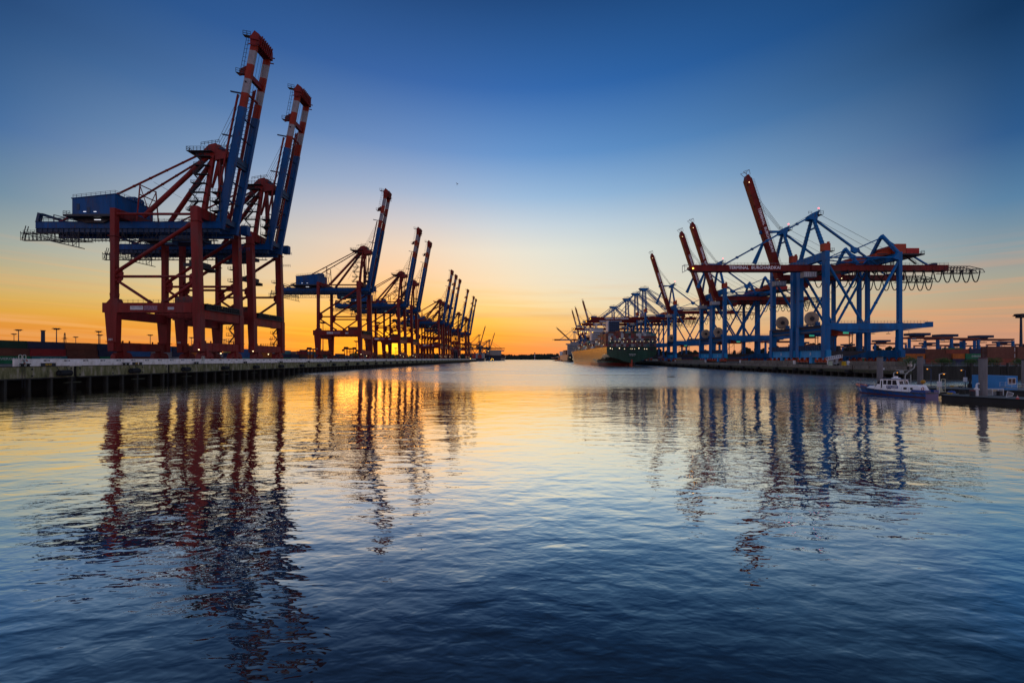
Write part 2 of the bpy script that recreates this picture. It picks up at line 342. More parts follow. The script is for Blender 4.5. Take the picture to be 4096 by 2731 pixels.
def wall_concrete():
    m = mat('whitewashed_concrete', (.5, .5, .5), .8); t = m.node_tree; bs = t.nodes['Principled BSDF']; n = t.nodes.new; k = t.links.new
    tx = n('ShaderNodeTexCoord'); mp = n('ShaderNodeMapping'); mp.inputs['Scale'].default_value = (1, 1, .5); k(tx.outputs['Object'], mp.inputs[0])
    nz = n('ShaderNodeTexNoise'); nz.inputs['Scale'].default_value = .9; nz.inputs['Detail'].default_value = 8; nz.inputs['Roughness'].default_value = .75; k(mp.outputs[0], nz.inputs['Vector'])
    cr = n('ShaderNodeValToRGB'); k(nz.outputs['Fac'], cr.inputs[0]); el = cr.color_ramp.elements
    el[0].position = .28; el[0].color = (.34, .30, .24, 1); el[1].position = .62; el[1].color = (.84, .80, .79, 1); q = el.new(.44); q.color = (.70, .66, .62, 1)
    k(cr.outputs[0], bs.inputs['Base Color']); return m
WWALL = wall_concrete()
qw = thing('quay_wall', (XL, 74.5, 0), 'long mossy concrete quay wall on dark piles along the left bank', 'quay wall')
gaps = [74.5 + 27 * i for i in range(37)]
for i, y in enumerate(gaps):
    y1 = min(y + 26.2, 1053); b = MB()
    L_ = y1 - y
    b.box(-.0, -1.2, .0, L_, 2.9, 5.5)
    b.box(.28, -1.0, .0, L_, 2.62, 2.9, 1)
    b.tube((.03, 1, 5.53), (.03, L_ - 1, 5.53), .07, 6, 1)
    for s_ in (.6, L_ * .34, L_ * .67, L_ - .6):
        for z_ in (3.1, 4.7): b.box(.012, -.3, s_ - .2, s_ + .2, z_, z_ + .42, 1)
    b.build('concrete_panel', [MOSS, DCONC], qw, (0, y - 74.5, 0))
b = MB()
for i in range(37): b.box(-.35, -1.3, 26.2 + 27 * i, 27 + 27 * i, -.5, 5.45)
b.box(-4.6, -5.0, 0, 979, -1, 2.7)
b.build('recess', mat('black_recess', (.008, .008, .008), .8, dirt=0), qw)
pm = MB(); pm.box(.2, -.75, -.22, .22, -1.2, 2.62)
p0 = pm.build('pile', DCONC, qw, (0, 4.0, 0))
for i in range(1, 100):
    c = p0.copy(); C.objects.link(c); c.parent = qw; c.location.y = 4.0 + 4.32 * i
b = MB()
for i in range(100, 226): y = 4.0 + 4.32 * i; b.box(.2, -.75, y - .22, y + .22, -1.2, 2.62)
tag(b.build('pile', DCONC, qw), kind='stuff')
b = MB()
for i in range(0, 55):
    y = 7 + 17.28 * i; b.box(.1, -.5, y, y + 3.6, 1.3, 1.55)
b.build('crossbeam', CONC, qw)

fw = thing('flood_wall', (XL - 1.2, 89.8, 5.5), 'low whitewashed parapet wall along the edge of the left quay', 'wall')
b = MB()
for i in range(28):
    y0 = 34.5 * i; y1 = min(y0 + 34.4, 963); b.box(0, -.45, y0, y1, 0, 1.8)
    for s_ in range(0, 8):
        yy = y0 + 1.2 + s_ * 4.31
        if yy + 1.3 < y1: b.box(.012, -.2, yy, yy + 1.25, 1.22, 1.52, 1); b.box(.03, -.2, yy + .5, yy + 1.0, 1.28, 1.44, 2)
    for s_ in (13.2, 29.0): b.box(.16, 0, y0 + s_, y0 + s_ + .22, 0, 1.15, 0)
b.build('parapet', [WWALL, DARK, WHITE], fw)

def ladder(Y, n):
    t = thing('quay_ladder', (XL - .5, Y, 5.5), f'pale hooped ladder rail, {ordn(n)} from the left on the left quay edge', 'ladder', 'ladder hoops along the left quay')
    for s_ in (0, .75):
        b = MB(); pts = [(0, s_, -.3), (0, s_, 2.45)] + [(-.0, s_ + .28 - .28 * math.cos(a), 2.45 + .28 * math.sin(a)) for a in (R(45), R(90), R(135))] + [(0, s_ + .56, 2.45), (0, s_ + .56, 0)]
        b.path(pts, .055, 6); b.build('hoop', mat('galvanised', (.5, .55, .48), .4, dirt=.2), t)
    b = MB()
    for z in range(9): b.tube((.62, .1, -.4 - z * .5), (.62, .65, -.4 - z * .5), .03, 4)
    b.tube((.62, .1, 0), (.62, .1, -4.8), .035, 4); b.tube((.62, .65, 0), (.62, .65, -4.8), .035, 4); b.build('rung', DARK, t)
for i, Y in enumerate((90.0, 142, 233.5, 385, 640)): ladder(Y, i + 1)
t = thing('lifebuoy', (XL - .6, 91.1, 5.5), 'orange and white lifebuoy on a short post by the left quay edge', 'lifebuoy')
b = MB(); pts = [(0, .5 * math.cos(a), 1.25 + .5 * math.sin(a)) for a in [R(20 * i) for i in range(19)]]
for i in range(18): b.tube(pts[i], pts[i + 1], .12, 8, 0 if (i // 3) % 2 == 0 else 1)
b.build('ring', [ORANGE, WHITE], t); b = MB(); b.box(-.12, -.05, -.06, .06, 0, 1.6); b.build('post', DARK, t)
def dist_sign(Y, s, z, lab):
    t = thing('number_sign', (XL - 1.18, Y, z), lab, 'sign', 'dark number plates on the flood wall')
    b = MB(); b.box(.05, .12, -1.5, 1.5, -.02, .7); b.build('plate', DARK, t)
    text(s, 1.35, .5, YEL, t, (.13, -.7, .09), face='+x')
dist_sign(96.2, '50', 5.62, 'dark plate with yellow number 50, just right of the lifebuoy on the white wall')
dist_sign(118.6, '75', 5.62, 'dark plate with yellow number 75 on the white wall below the nearest red crane')
for i in range(40):
    Y = 90.2 + 25.0 * i + (1.6 if i == 0 else 0)
    if Y > 1045: break
    b = MB(); b.tube((0, 0, 0), (0, 0, .55), .28, 10, r2=.22); b.tube((0, 0, .55), (0, 0, .72), .42, 10); b.tube((0, -1.1, 0), (0, -1.1, .55), .28, 10, r2=.22); b.tube((0, -1.1, .55), (0, -1.1, .72), .42, 10)
    tag(b.build('double_bollard', RUBBER, None, (XL - .55, Y, 5.5)), f'black double mooring bollard, {ordn(i + 1)} from the left on the left quay edge', 'bollard', 'bollards on the left quay')
fd = MB(); fd.tube((.75, -1.25, 3.85), (.75, 1.25, 3.85), .72, 14); fd.tube((.75, -1.3, 3.85), (.75, 1.3, 3.85), .3, 10, 1); fd.path([(0, -1.0, 5.3), (.5, -1.0, 4.5)], .05, 4, 1); fd.path([(0, 1.0, 5.3), (.5, 1.0, 4.5)], .05, 4, 1)
f0 = None
for i in range(53):
    Y = 98 + 17.9 * i
    if f0 is None: f0 = o = fd.build('fender', [RUBBER, DARK], None, (XL, Y, 0))
    else: o = f0.copy(); C.objects.link(o); o.location.y = Y
    tag(o, f'black cylindrical fender on the left quay wall, {ordn(i + 1)} from the left', 'fender', 'fenders along the left quay wall')

# ---------------------------------------------------------------- right quay wall (local y runs along the quay)
ra = math.atan(.034)
rq = thing('quay_wall', (xr(YC), YC, 0), 'weathered concrete quay wall on dark piles along the right bank', 'quay wall', rz=-ra)
for i in range(45):
    b = MB(); y = 25.0 * i
    b.box(0, 1.2, 0, 24.5, 1.95, 4.7); b.box(-.25, 1.0, 0, 24.5, 1.7, 1.95, 1)
    for s_ in (.8, 8.6, 16.4, 23.7):
        for z_ in (2.2, 3.9): b.box(-.012, .3, s_ - .18, s_ + .18, z_, z_ + .4, 1)
    b.build('concrete_panel', [CONC, DCONC], rq, (0, y, 0))
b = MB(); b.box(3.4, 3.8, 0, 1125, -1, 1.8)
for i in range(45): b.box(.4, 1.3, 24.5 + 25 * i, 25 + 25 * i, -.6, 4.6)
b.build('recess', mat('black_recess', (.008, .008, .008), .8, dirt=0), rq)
b = MB(); b.box(-.15, .9, -.25, .25, -1.2, 1.7); p1 = b.build('pile', DCONC, rq, (0, 2.0, 0))
for i in range(1, 100): c = p1.copy(); C.objects.link(c); c.parent = rq; c.location.y = 2 + 4.3 * i
fr = MB(); fr.tube((-.75, -1.0, 1.9), (-.75, 1.0, 1.9), .85, 12); f1 = None
for i in range(30):
    s_ = 26 + 16.5 * i; X_ = xr(YC) + math.sin(ra) * s_; Y_ = YC + math.cos(ra) * s_
    if f1 is None: f1 = o = fr.build('fender', RUBBER, None, (X_, Y_, 0))
    else: o = f1.copy(); C.objects.link(o); o.location = (X_, Y_, 0)
    tag(o, f'black fender at the foot of the right quay wall, {ordn(i + 1)} from the right', 'fender', 'fenders along the right quay wall')
# low parapets on the right quay
for i, (s0, s1, lab) in enumerate(((2, 40, 'weathered concrete parapet at the near end of the right quay'), (64, 116, 'pale concrete parapet between the second and third blue cranes from the right'), (168, 232, 'low concrete parapet left of the paired raised red booms'))):
    b = MB(); b.box(1.6, 2.0, s0, s1, 4.7, 6.4); b.box(1.4, 2.1, s0 - .8, s0 + .3, 4.7, 6.5, 1); b.box(1.4, 2.1, s1 - .3, s1 + .8, 4.7, 6.5, 1)
    o = b.build('parapet_wall', [CONC, WWALL], None, (xr(YC), YC, 0)); o.rotation_euler.z = -ra; tag(o, lab, 'wall', 'parapets on the right quay')
# basin end wall running to the right
DW = mat('dark_embankment_wall', (.035, .034, .030), .9, dirt=.5, dscale=.7, streak=True)
ew = thing('embankment_wall', (xr(YC) + 5, YC, 0), 'dark tall embankment wall behind the police boat pontoons', 'wall')
b = MB(); b.box(-5, 190, 0, .9, -1, 4.7)
for i in range(19): b.box(-4 + i * 10.2, -3.5 + i * 10.2, -.25, .1, -1, 4.5)
b.build('wall_face', DW, ew)
b = MB(); b.rail((0, .3, 4.7), (190, .3, 4.7), 1.1, 3.0, .045); b.build('railing', GREY, ew)
b = MB()
for x_, w_ in ((15.5, .7), (54, 1.3), (20, .5), (28, .5)): b.tube((x_, -.9, -1), (x_, -.9, 6.6 if w_ > 1 else 5.9), w_ / 2, 8)
b.build('timber_pile', DCONC, ew)

# distant wooded shore
HILL = mat('wooded_slope', (.014, .018, .013), .95, dirt=.5, dscale=.03)
b = MB(); pts = []
for i in range(0, 161):
    x = -900 + i * 60 * .75
    z = 46 + 6 * math.sin(i * .21) + 5 * math.sin(i * .53 + 1) + random.uniform(-1.5, 1.5)
    if x > 330: z = 42 + 5 * math.sin(i * .4)
    pts.append((x, z))
for (x0, z0), (x1, z1) in zip(pts, pts[1:]):
    b.add([(x0, 3300, 0), (x1, 3300, 0), (x1, 3330, z1 * .7), (x0, 3330, z0 * .7), (x1, 3420, z1), (x0, 3420, z0), (x1, 4200, 0), (x0, 4200, 0)], [(0, 1, 2, 3), (3, 2, 4, 5), (5, 4, 6, 7)])
tag(b.build('far_shore_hills', HILL), 'low dark hills on the far shore of the river', 'hills', kind='structure')
b = MB()
for i in range(2600):
    k = random.random(); j = random.randrange(len(pts) - 1); x = pts[j][0] + random.uniform(0, 45); z = pts[j][1]
    q = random.random(); yy = 3300 + 120 * q; zz = z * min(1, .15 + q * 1.1); r_ = random.uniform(4, 9)
    b.ball((x, yy, zz), r_, 0, 3, random.uniform(.7, 1.2))
tag(b.build('far_shore_woods', HILL), 'dark wood covering the far shore', 'woods', kind='stuff')
# tree line behind the right terminal and low skyline on the left
b = MB()
for i in range(1900):
    x = random.uniform(330, 2300); yy = 900 + random.uniform(0, 90); top = 30 + 7 * math.sin(x * .011) + 4 * math.sin(x * .047)
    b.ball((x, yy, random.uniform(3, top)), random.uniform(3, 7), 0, 3)
tag(b.build('terminal_woods', HILL), 'dark tree line behind the yard cranes of the right terminal', 'woods', kind='stuff')
t = thing('lighthouse', (P(2139, 1436, 3200).x, 3200, 0), 'tiny slim beacon tower before the far wooded shore', 'lighthouse')
b = MB(); b.tube((0, 0, 0), (0, 0, 48), 3.2, 10, 0, 2.2); b.tube((0, 0, 8), (0, 0, 20), 3.15, 10, 1, 2.9); b.build('tower', [WHITE, ORANGE], t); b = MB(); b.tube((0, 0, 48), (0, 0, 58), 4.2, 10); b.build('lantern', DARK, t)
# ================================================================ LEFT CRANES (red frame, raised blue twin boom)
# local frame: u = metres landward of the waterside rail, v = metres along the quay from the near leg, z = metres above water
def crane_left():
    ZQ = 5.5; SP = 20.7; GA = 30.6
    root = thing('container_crane', (-115.8, 144.9, ZQ), 'x', 'crane', 'red container cranes on the left quay')
    B = lambda: MB(-1, ZQ)
    V1, V2 = 5.5, 12.9
    for v in (0, SP):
        sg = 1 if v == 0 else -1
        b = B(); b.beam((1.2, v, 62.4), (.2, v, 25), 2.0, 2.6); b.beam((.2, v, 25), (-.2, v, 10), 2.3, 2.9, 0, 2.1, 2.3)
        b.box(-.6, 2.9, v - 1.3, v + 1.3, 57.0, 57.3); b.box(-1.4, 1.3, v - 1.4, v + 1.4, 13.4, 13.6); b.build('leg', RED, root)
        b = B(); b.beam((GA, v, 61.7), (GA, v, 27.5), 1.7, 1.7)
        b.prism([(GA - 1.7, 24.2), (GA + 2.7, 24.2), (GA + 1.5, 10), (GA - 1.3, 10)], v - .95, v + .95)
        b.prism([(GA - 1.7, 29), (GA - .8, 29), (GA - 1.0, 31), (GA + 1.0, 31), (GA + .8, 29), (GA + 2.2, 27.5), (GA - 2.4, 27.5)], v - .88, v + .88)
        b.box(GA - 1.2, GA + 1.5, v - 1.2, v + 1.2, 51.5, 51.75); b.box(GA - 1.8, GA + 2, v - 1.3, v + 1.3, 13.4, 13.6); b.build('leg', RED, root)
        b = B(); b.prism([(-1.2, 24), (GA + 3.5, 24), (GA + 3.5, 27.5), (-.9, 27.5)], v - .98, v + .98)
        for k in range(9): b.box(2 + k * 3.3, 2.3 + k * 3.3, v - 1.03, v + 1.03, 23.9, 27.45)
        b.build('portal_beam', RED, root)
        b = B(); b.rail((3, v - sg * .85, 27.5), (GA - 2, v - sg * .85, 27.5), 1.1, 1.8, .05); b.build('railing', DARK, root)
        for (p, q, r_) in (((GA - .5, v, 38.6), (2.4, v, 56.4), .62), ((GA, v, 37.1), (1, v, 37.1), .5), ((GA - .4, v, 36), (17.4, v, 27.6), .5), ((1.5, v, 35.2), (12.6, v, 27.6), .5), ((GA, v, 59.7), (1.2, v, 59.7), .45)):
            b = B(); b.tube(p, q, r_, 10)
            for e_, d_ in ((p, q), (q, p)):
                e1 = Vector(e_).lerp(Vector(d_), .06); b.tube(e_, e1, r_ * 1.35, 8)
            b.build('brace', RED, root)
        b = B(); b.prism([(GA - 3.2, 38.6), (GA - .6, 41), (GA - .6, 34), (GA - 3.0, 36)], v - .15, v + .15); b.prism([(3.4, 37.8), (.8, 39.5), (.8, 33), (3.6, 35.6)], v - .15, v + .15); b.build('gusset', RED, root)
    for u in (0, GA):
        b = B(); b.box(u - 1.0, u + 1.0, 1.0, SP - 1.0, 21.8, 25.2); b.build('portal_beam', RED, root)
        z1 = 62.4 if u == 0 else 61.7; uu = u + (1.2 if u == 0 else 0)
        b = B(); b.box(uu - 1.2, uu + 1.2, .9, SP - .9, 58.8, z1 - .02)
        for k in range(10): b.box(uu - 1.26, uu + 1.26, 2 + k * 1.85, 2.2 + k * 1.85, 58.75, z1 + .03)
        b.build('top_beam', RED, root)
        b = B(); b.box(u - 1.0, u + 1.0, -1.4, SP + 1.4, 10.2, 13.2)
        for k in range(6): b.box(u - 1.06, u + 1.06, 1.5 + k * 3.5, 1.75 + k * 3.5, 10.15, 13.25)
        for k in (3, 5.5, 15, 17.5): b.tube((u, k, 13.2), (u, k, 14), .25, 6)
        b.build('sill_beam', RED, root)
        for vc in (2.6, SP - 2.6):
            b = B(); b.prismx([(vc - .55, 8.2), (vc + .55, 8.2), (vc + .7, 11), (vc - .7, 11)], u - 1.15, u + 1.15)
            arc = [(vc - 3.4 + .8 * (1 - math.cos(a)) if False else vc - 3.4, 7.2)] + [(vc - 3.2, 8.6), (vc - 2.4, 9.5), (vc - .6, 9.9), (vc + .6, 9.9), (vc + 2.4, 9.5), (vc + 3.2, 8.6), (vc + 3.4, 7.2), (vc + 2.2, 6.4), (vc + 1.9, 8.0), (vc, 7.1), (vc - 1.9, 8.0), (vc - 2.2, 6.4)]
            b.prismx(arc, u - .8, u + .8)
            for k in (-3.1, -1.1, 1.1, 3.1):
                b.prismx([(vc + k - .95, 6.0), (vc + k - .7, 7.0), (vc + k + .7, 7.0), (vc + k + .95, 6.0)], u - .6, u + .6)
            bg_ = b.build('bogie', RED, root)
            b = B()
            for k in (-3.6, -2.6, -1.6, -.6, .6, 1.6, 2.6, 3.6): b.tube((u - .25, vc + k, 5.95), (u + .25, vc + k, 5.95), .42, 12)
            b.build('wheel_set', DARK, bg_)
    # machinery platform between the waterside legs
    b = B(); b.box(-1.9, 1.9, 1.2, SP - 1.2, 25.2, 25.5); b.rail((-1.8, 1.3, 25.5), (-1.8, SP - 1.3, 25.5), 1.6, 1.1, .09); b.build('platform', DARK, root)
    b = B()
    for k in range(13):
        v = 2 + k * 1.35; h = random.uniform(.9, 2.1); b.box(-1.2, .9, v, v + .8, 25.5, 25.5 + h); b.box(-1.6, -1.2, v + .1, v + .3, 25.5, 27.6)
    b.box(-1.7, 1.2, 1.6, 18.8, 27.3, 27.5); b.build('winch_gear', DARK, root)
    b = B(); b.box(2.2, 9.0, .2, 2.6, 27.6, 30.0); hb = b.build('electrical_cabin', mat('dark_red_panel', (.14, .03, .03), .5), root)
    b = B()
    for x_ in (3.0, 5.6, 8.0): b.box(x_ - .5, x_ + .5, .14, .24, 28.6, 29.6)
    b.each('window', GLASS, hb)
    # fixed girders and deck
    for v in (V1, V2):
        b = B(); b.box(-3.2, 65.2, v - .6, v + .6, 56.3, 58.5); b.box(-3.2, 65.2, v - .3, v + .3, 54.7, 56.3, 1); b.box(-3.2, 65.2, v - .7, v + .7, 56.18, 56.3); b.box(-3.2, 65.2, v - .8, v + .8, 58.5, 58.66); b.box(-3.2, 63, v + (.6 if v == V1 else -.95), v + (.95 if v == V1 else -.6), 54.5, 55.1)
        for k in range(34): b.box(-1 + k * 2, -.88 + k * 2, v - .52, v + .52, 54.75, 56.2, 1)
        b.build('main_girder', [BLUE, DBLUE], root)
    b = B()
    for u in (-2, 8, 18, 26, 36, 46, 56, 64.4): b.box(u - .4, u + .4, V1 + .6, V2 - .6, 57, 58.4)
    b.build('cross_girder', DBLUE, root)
    b = B()
    for v in (V1 - .7, V2 + .7): b.rail((-2, v, 58.66), (32, v, 58.66), 1.1, 1.8, .05); b.rail((47, v, 58.66), (64, v, 58.66), 1.1, 1.8, .05)
    b.build('railing', DARK, root)
    b = B(); b.box(46.7, 68.2, V1 - 2.4, V1 - 1.4, 51.1, 51.3); b.box(54, 68.4, V1 - 2.4, V1 - 1.4, 53.7, 53.9); b.box(54, 68.4, V2 + 1.2, V2 + 2.0, 53.7, 53.9)
    for u in (68, 65, 61, 56): b.box(u - .1, u + .1, V1 - 2.2, V2 + 2, 53.7, 53.9)
    b.box(-4, 46.7, V1 - 2.2, V1 - 1.4, 51.1, 51.3)
    for k in range(47):
        u = -3.5 + k * 1.58; b.tube((u, V1 - 1.9, 51.2), (u, V1 - 1.9, 54.6), .07, 4)
        if k % 3 == 0: b.tube((u, V1 - 1.9, 51.2), (u + 1.5, V1 - 1.9, 54.4), .06, 4)
    for k in range(15):
        u = 47.5 + k * 1.4; b.tube((u, V2 + 1.8, 53.8), (u, V2 + 1.8, 56), .08, 4); b.tube((u, V1 - 2.2, 51.2), (u, V1 - 2.2, 54.4), .1, 4)
    for k in (0, 1): b.tube((68.3, V1 - 2.2 + k * .8, 51.2), (66.8, V1 - 2.2 + k * .8, 56.6), .12, 4)
    b.rail((46.7, V1 - 2.3, 51.35), (68.2, V1 - 2.3, 51.35), 1.1, 1.4, .05); b.rail((54, V1 - 1.9, 53.95), (68.2, V1 - 1.9, 53.95), 1.1, 1.4, .05); b.rail((-4, V1 - 1.95, 52.3), (46, V1 - 1.95, 52.3), .01, 50, .05)
    # hanging stair platform
    b.prism([(58.5, 51.0), (46.7, 48.3), (46.7, 48.6), (58.5, 51.3)], V1 - 2.6, V1 - .6); b.path([(46.7, V1 - 2.6, 48.4), (46.7, V1 - 2.6, 54.5), ], .12, 4); b.path([(49, V1 - 2.6, 49), (49, V1 - 2.6, 54.5), (46.7, V1 - 2.6, 51), (49, V1 - 2.6, 49)], .09, 4)
    for k in range(8): b.tube((57.5 - k * 1.4, V1 - 2.6, 51 - k * .3), (57.5 - k * 1.4, V1 - 2.6, 51.6), .07, 4)
    b.build('walkway', DARK, root)
    b = B()
    for k in range(14):
        u = 6 + k * 4.3; pts = [(u + 4.3 * s_ / 8, V1 - 1.4, 54.4 - 2.9 * math.sin(math.pi * s_ / 8) ** .7) for s_ in range(9)]; b.path(pts, .06, 4)
    b.build('festoon_cable', ROPE, root)
    # rear gallows with raking struts
    b = B(); b.beam((64.8, V1, 58.6), (64.0, V1, 62), 1.2, 1.0); b.beam((64.8, V2, 58.6), (64.0, V2, 62), 1.2, 1.0); b.box(63.2, 64.8, V1, V2, 61.4, 62)
    for u in (64, 59, 54):
        for v in (V1, V2): b.tube((u, v, 61.4), (u - 10.5, v, 58.7), .16, 5); b.tube((u, v, 58.6), (u, v, 61.4), .16, 5)
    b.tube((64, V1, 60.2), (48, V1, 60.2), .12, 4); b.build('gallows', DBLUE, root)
    b = B()
    for k in range(8): b.box(60 + k * .9, 60.5 + k * .9, 7 + (k % 3) * 1.4, 8.2 + (k % 3) * 1.5, 58.6, 59.3 + (k % 3) * .35)
    b.build('winch_gear', DARK, root)
    # machine house
    b = B(); b.prism([(32.4, 60.2), (48.2, 60.2), (48.2, 66.0), (46.5, 66.2), (32.4, 67.7)], 2.0, 17.2)
    b.prism([(32.2, 67.74), (46.6, 66.24), (48.4, 66.04), (48.4, 66.34), (46.6, 66.5), (32.2, 68.0)], 1.8, 17.4)
    for k in range(8): b.box(48.2, 48.32, 3 + k * 1.9, 3.1 + k * 1.9, 60.3, 66)
    mh = b.build('machine_house', BLUE, root)
    b = B(); b.box(33, 47.5, 1.93, 2.0, 60.2, 60.5)
    b.box(45.4, 46.5, 1.9, 2.0, 62, 64.2); b.box(41.6, 42.7, 1.9, 2.0, 60.8, 63); b.each('door', DBLUE, mh)
    b = B(); b.prismx([(9.5, 67.6), (9.5, 69.4), (10, 70), (13.4, 70), (13.9, 69.4), (13.9, 67.6)], 32.8, 36.0); b.build('roof_vent', BLUE, mh)
    b = B(); b.rail((47.8, 1.9, 66.4), (46.5, 1.9, 66.5), 1.1, 1.2, .06); b.rail((46.5, 1.9, 66.5), (32.3, 1.9, 68), 1.1, 1.6, .06); b.rail((32.3, 1.9, 68), (32.3, 17.3, 68), 1.1, 1.6, .06); b.build('railing', GREY, mh)
    b = B(); b.box(31.9, 51.0, 1.4, 17.8, 59.5, 60.2); b.prism([(36, 59.5), (49.5, 59.5), (46, 58.0), (39, 58.0)], 4.2, 16.4); b.rail((51, 1.5, 60.2), (48.5, 1.5, 60.2), 1.2, 1.2, .06); b.rail((51, 1.5, 60.2), (51, 17, 60.2), 1.2, 1.6, .06)
    b.build('house_deck', DARK, root)
    b = B()
    for x_ in (39.2, 43.0): b.box(x_, x_ + 1.0, 1.85, 1.93, 61.2, 61.35)
    b.box(39.2, 41.6, 3.4, 3.5, 58.75, 58.95); b.build('lamp', mat('lit_strip_white', (.9, .92, 1), emit=1.1), root)
    # apex frame
    for sg, v0, v1 in ((1, 5.5, 9.2), (-1, 15.2, 11.5)):
        b = B(); b.beam((2.6, v0, 62), (1.4, v1, 88), 1.3, 1.5, 0, 1.0, 1.2); b.build('apex_leg', RED, root)
        b = B(); b.tube((25, v0 - sg * .3, 60.5), (3.0, v1, 86), .82, 10); b.build('apex_brace', RED, root)
        b = B(); b.tube((57, v0, 58.6), (4, v1, 87.4), .36, 8)
        for k in range(9):
            p_ = Vector((57, v0, 58.6)).lerp(Vector((4, v1, 87.4)), k / 9 + .05); b.tube(p_, p_.lerp(Vector((4, v1, 87.4)), .02), .46, 8)
        b.build('backstay', RED, root)
    b = B()
    for v in (5.6, 15): b.tube((28, v, 58.6), (28, v + (1.4 if v < 9 else -1.4), 73.6), .24, 6)
    b.tube((28, 7, 73.3), (28, 13.6, 73.3), .2, 6); b.tube((28, 6.6, 69.6), (28, 14, 69.6), .2, 6); b.tube((28, 7, 73), (28, 12, 61), .14, 5); b.tube((28, 13.6, 73), (28, 8.5, 61), .14, 5); b.build('stay_support', RED, root)
    b = B(); b.tube((3, 11.5, 84), (14, 12, 66), .07, 4); b.tube((22, 6, 74), (18, 14, 71), .05, 4); b.tube((3, 9, 88), (27, 8, 62), .05, 4); b.build('tie_rope', ROPE, root)
    b = B(); b.prism([(-2.6, 84.8), (4.6, 85.2), (5.4, 87.0), (3.0, 89.4), (.4, 90.0), (-1.6, 88.6)], 8.4, 12.4); b.prism([(-4.6, 84.2), (.4, 83.2), (.4, 86.4), (-4.8, 86.4)], 8.0, 12.8)
    for k in (8.4, 10.4, 12.4): b.tube((-1, k - .3, 88.4), (-1, k + .3, 88.4), .85, 12)
    b.prism([(-2, 84.8), (0, 84.8), (2.6, 73), (2.0, 73)], 9, 9.4); ah = b.build('apex_head', RED, root)
    b = B(); b.box(1.0, 10.4, 6.8, 13.8, 86.2, 86.4); b.prism([(10.4, 86.2), (8, 85.2), (4, 85.2), (4, 86.2)], 9, 11.4)
    b.rail((10.4, 6.9, 86.4), (1, 6.9, 86.4), 1.5, 1.3, .08); b.rail((10.4, 6.9, 86.4), (10.4, 13.8, 86.4), 1.5, 1.3, .08); b.rail((6, 8.4, 89), (-1, 8.4, 90), 1.2, 1.2, .08); b.rail((-4.6, 7.2, 87.2), (-1, 7.2, 87.2), 1.2, 1.2, .08)
    b.tube((3, 10, 90), (3, 10, 92), .07, 4); b.tube((-1, 11, 90), (-1, 11, 91.6), .07, 4); b.build('head_platform', DARK, root)
    # hanging link bars beside the apex
    b = B()
    for u, v in ((-1.2, 8.6), (-2.6, 9.6), (-2.0, 11)): b.beam((u, v, 84), (u + .3, v, 63.6), .5, .35)
    b.beam((-1.2, 8.6, 64), (-2.8, 11, 64), .5, 1.0); b.build('link_bar', RED, root)
    # stairs zig-zag up the apex leg
    b = B(); zs = [62.5 + 3.6 * k for k in range(7)]
    for k, z in enumerate(zs):
        uo = 2.2 - k * .16; va = 4.2 + k * .5
        b.box(uo + .2, uo + 5.6, va - .6, va + .9, z, z + .15); b.rail((uo + 5.6, va - .6, z), (uo + .2, va - .6, z), 1.1, 1.3, .055); b.rail((uo + 5.6, va - .6, z), (uo + 5.6, va + .9, z), 1.1, 1.3, .055)
        if k < 6:
            a0 = (uo + (5.0 if k % 2 == 0 else 1.8), va, z); a1 = (uo + (1.8 if k % 2 == 0 else 5.0), va + .3, z + 3.6)
            b.beam(a0, a1, .9, .12); b.rail((a0[0], a0[1] - .45, a0[2]), (a1[0], a1[1] - .45, a1[2]), 1.0, .8, .05)
    b.build('stair', DARK, root)
    b = B()
    for z in (62.6, 66.2, 69.6): b.box(-4.6, -.4, 4.4, 8, z, z + .15); b.rail((-4.6, 4.4, z), (-.4, 4.4, z), 1.1, 1.0, .06)
    for u in (-4.4, -.6):
        for v in (4.5, 7.8): b.tube((u, v, 58.6), (u, v, 69.7), .11, 4)
    b.beam((-4.2, 6, 62.6), (-.8, 6, 66.2), .8, .12); b.beam((-.8, 6, 66.2), (-4.2, 6, 69.6), .8, .12); b.build('service_tower', DARK, root)
    # stair tower on the far waterside leg
    b = B()
    for k, z in enumerate((14.2, 16.6, 19.4, 22.0)):
        b.box(1.4, 4.4, SP - 1.2, SP + 1.0, z, z + .15); b.rail((1.4, SP - 1.2, z), (4.4, SP - 1.2, z), 1.3, 1.0, .07)
        b.beam((1.8 if k % 2 else 4.0, SP, z), (4.0 if k % 2 else 1.8, SP, z + 2.6), .8, .15)
    b.rail((1.5, SP - 1, 13.4), (9, SP - 1, 13.4), 1.2, 1.0, .07)
    for z in (39, 44): b.box(1.4, 3.8, SP - 1.2, SP + 1, z, z + .15); b.rail((1.4, SP - 1.2, z), (3.8, SP - 1.2, z), 1.2, 1, .07)
    b.build('stair', DARK, root)
    # trolley, cab and hanging spreader
    b = B(); b.box(6, 20, 6.4, 13.8, 52.6, 54.0); b.box(8, 18, 7, 13, 51.6, 52.6); b.box(16.4, 19.2, 5.2, 8.8, 50.6, 53.2); b.rail((6, 6.4, 52.6), (20, 6.4, 52.6), 1.1, 1.6, .06)
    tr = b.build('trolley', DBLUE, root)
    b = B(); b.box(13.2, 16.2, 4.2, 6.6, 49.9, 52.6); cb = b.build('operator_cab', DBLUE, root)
    b = B(); b.box(13.5, 15.9, 4.12, 4.2, 50.7, 52.0); b.build('window', mat('dim_window', (.12, .22, .22), emit=.35), cb)
    b = B()
    for du in (-1, 1):
        for dv in (-2.5, 2.5): b.tube((7.5 + du, 10 + dv, 44.4), (8.5 + du, 10 + dv, 52.6), .05, 4)
    b.build('hoist_rope', ROPE, root)
    b = B(); b.box(6.0, 9.0, 6.5, 13.6, 43.2, 44.5); b.box(5.8, 9.2, 4.2, 15.9, 42.4, 43.0)
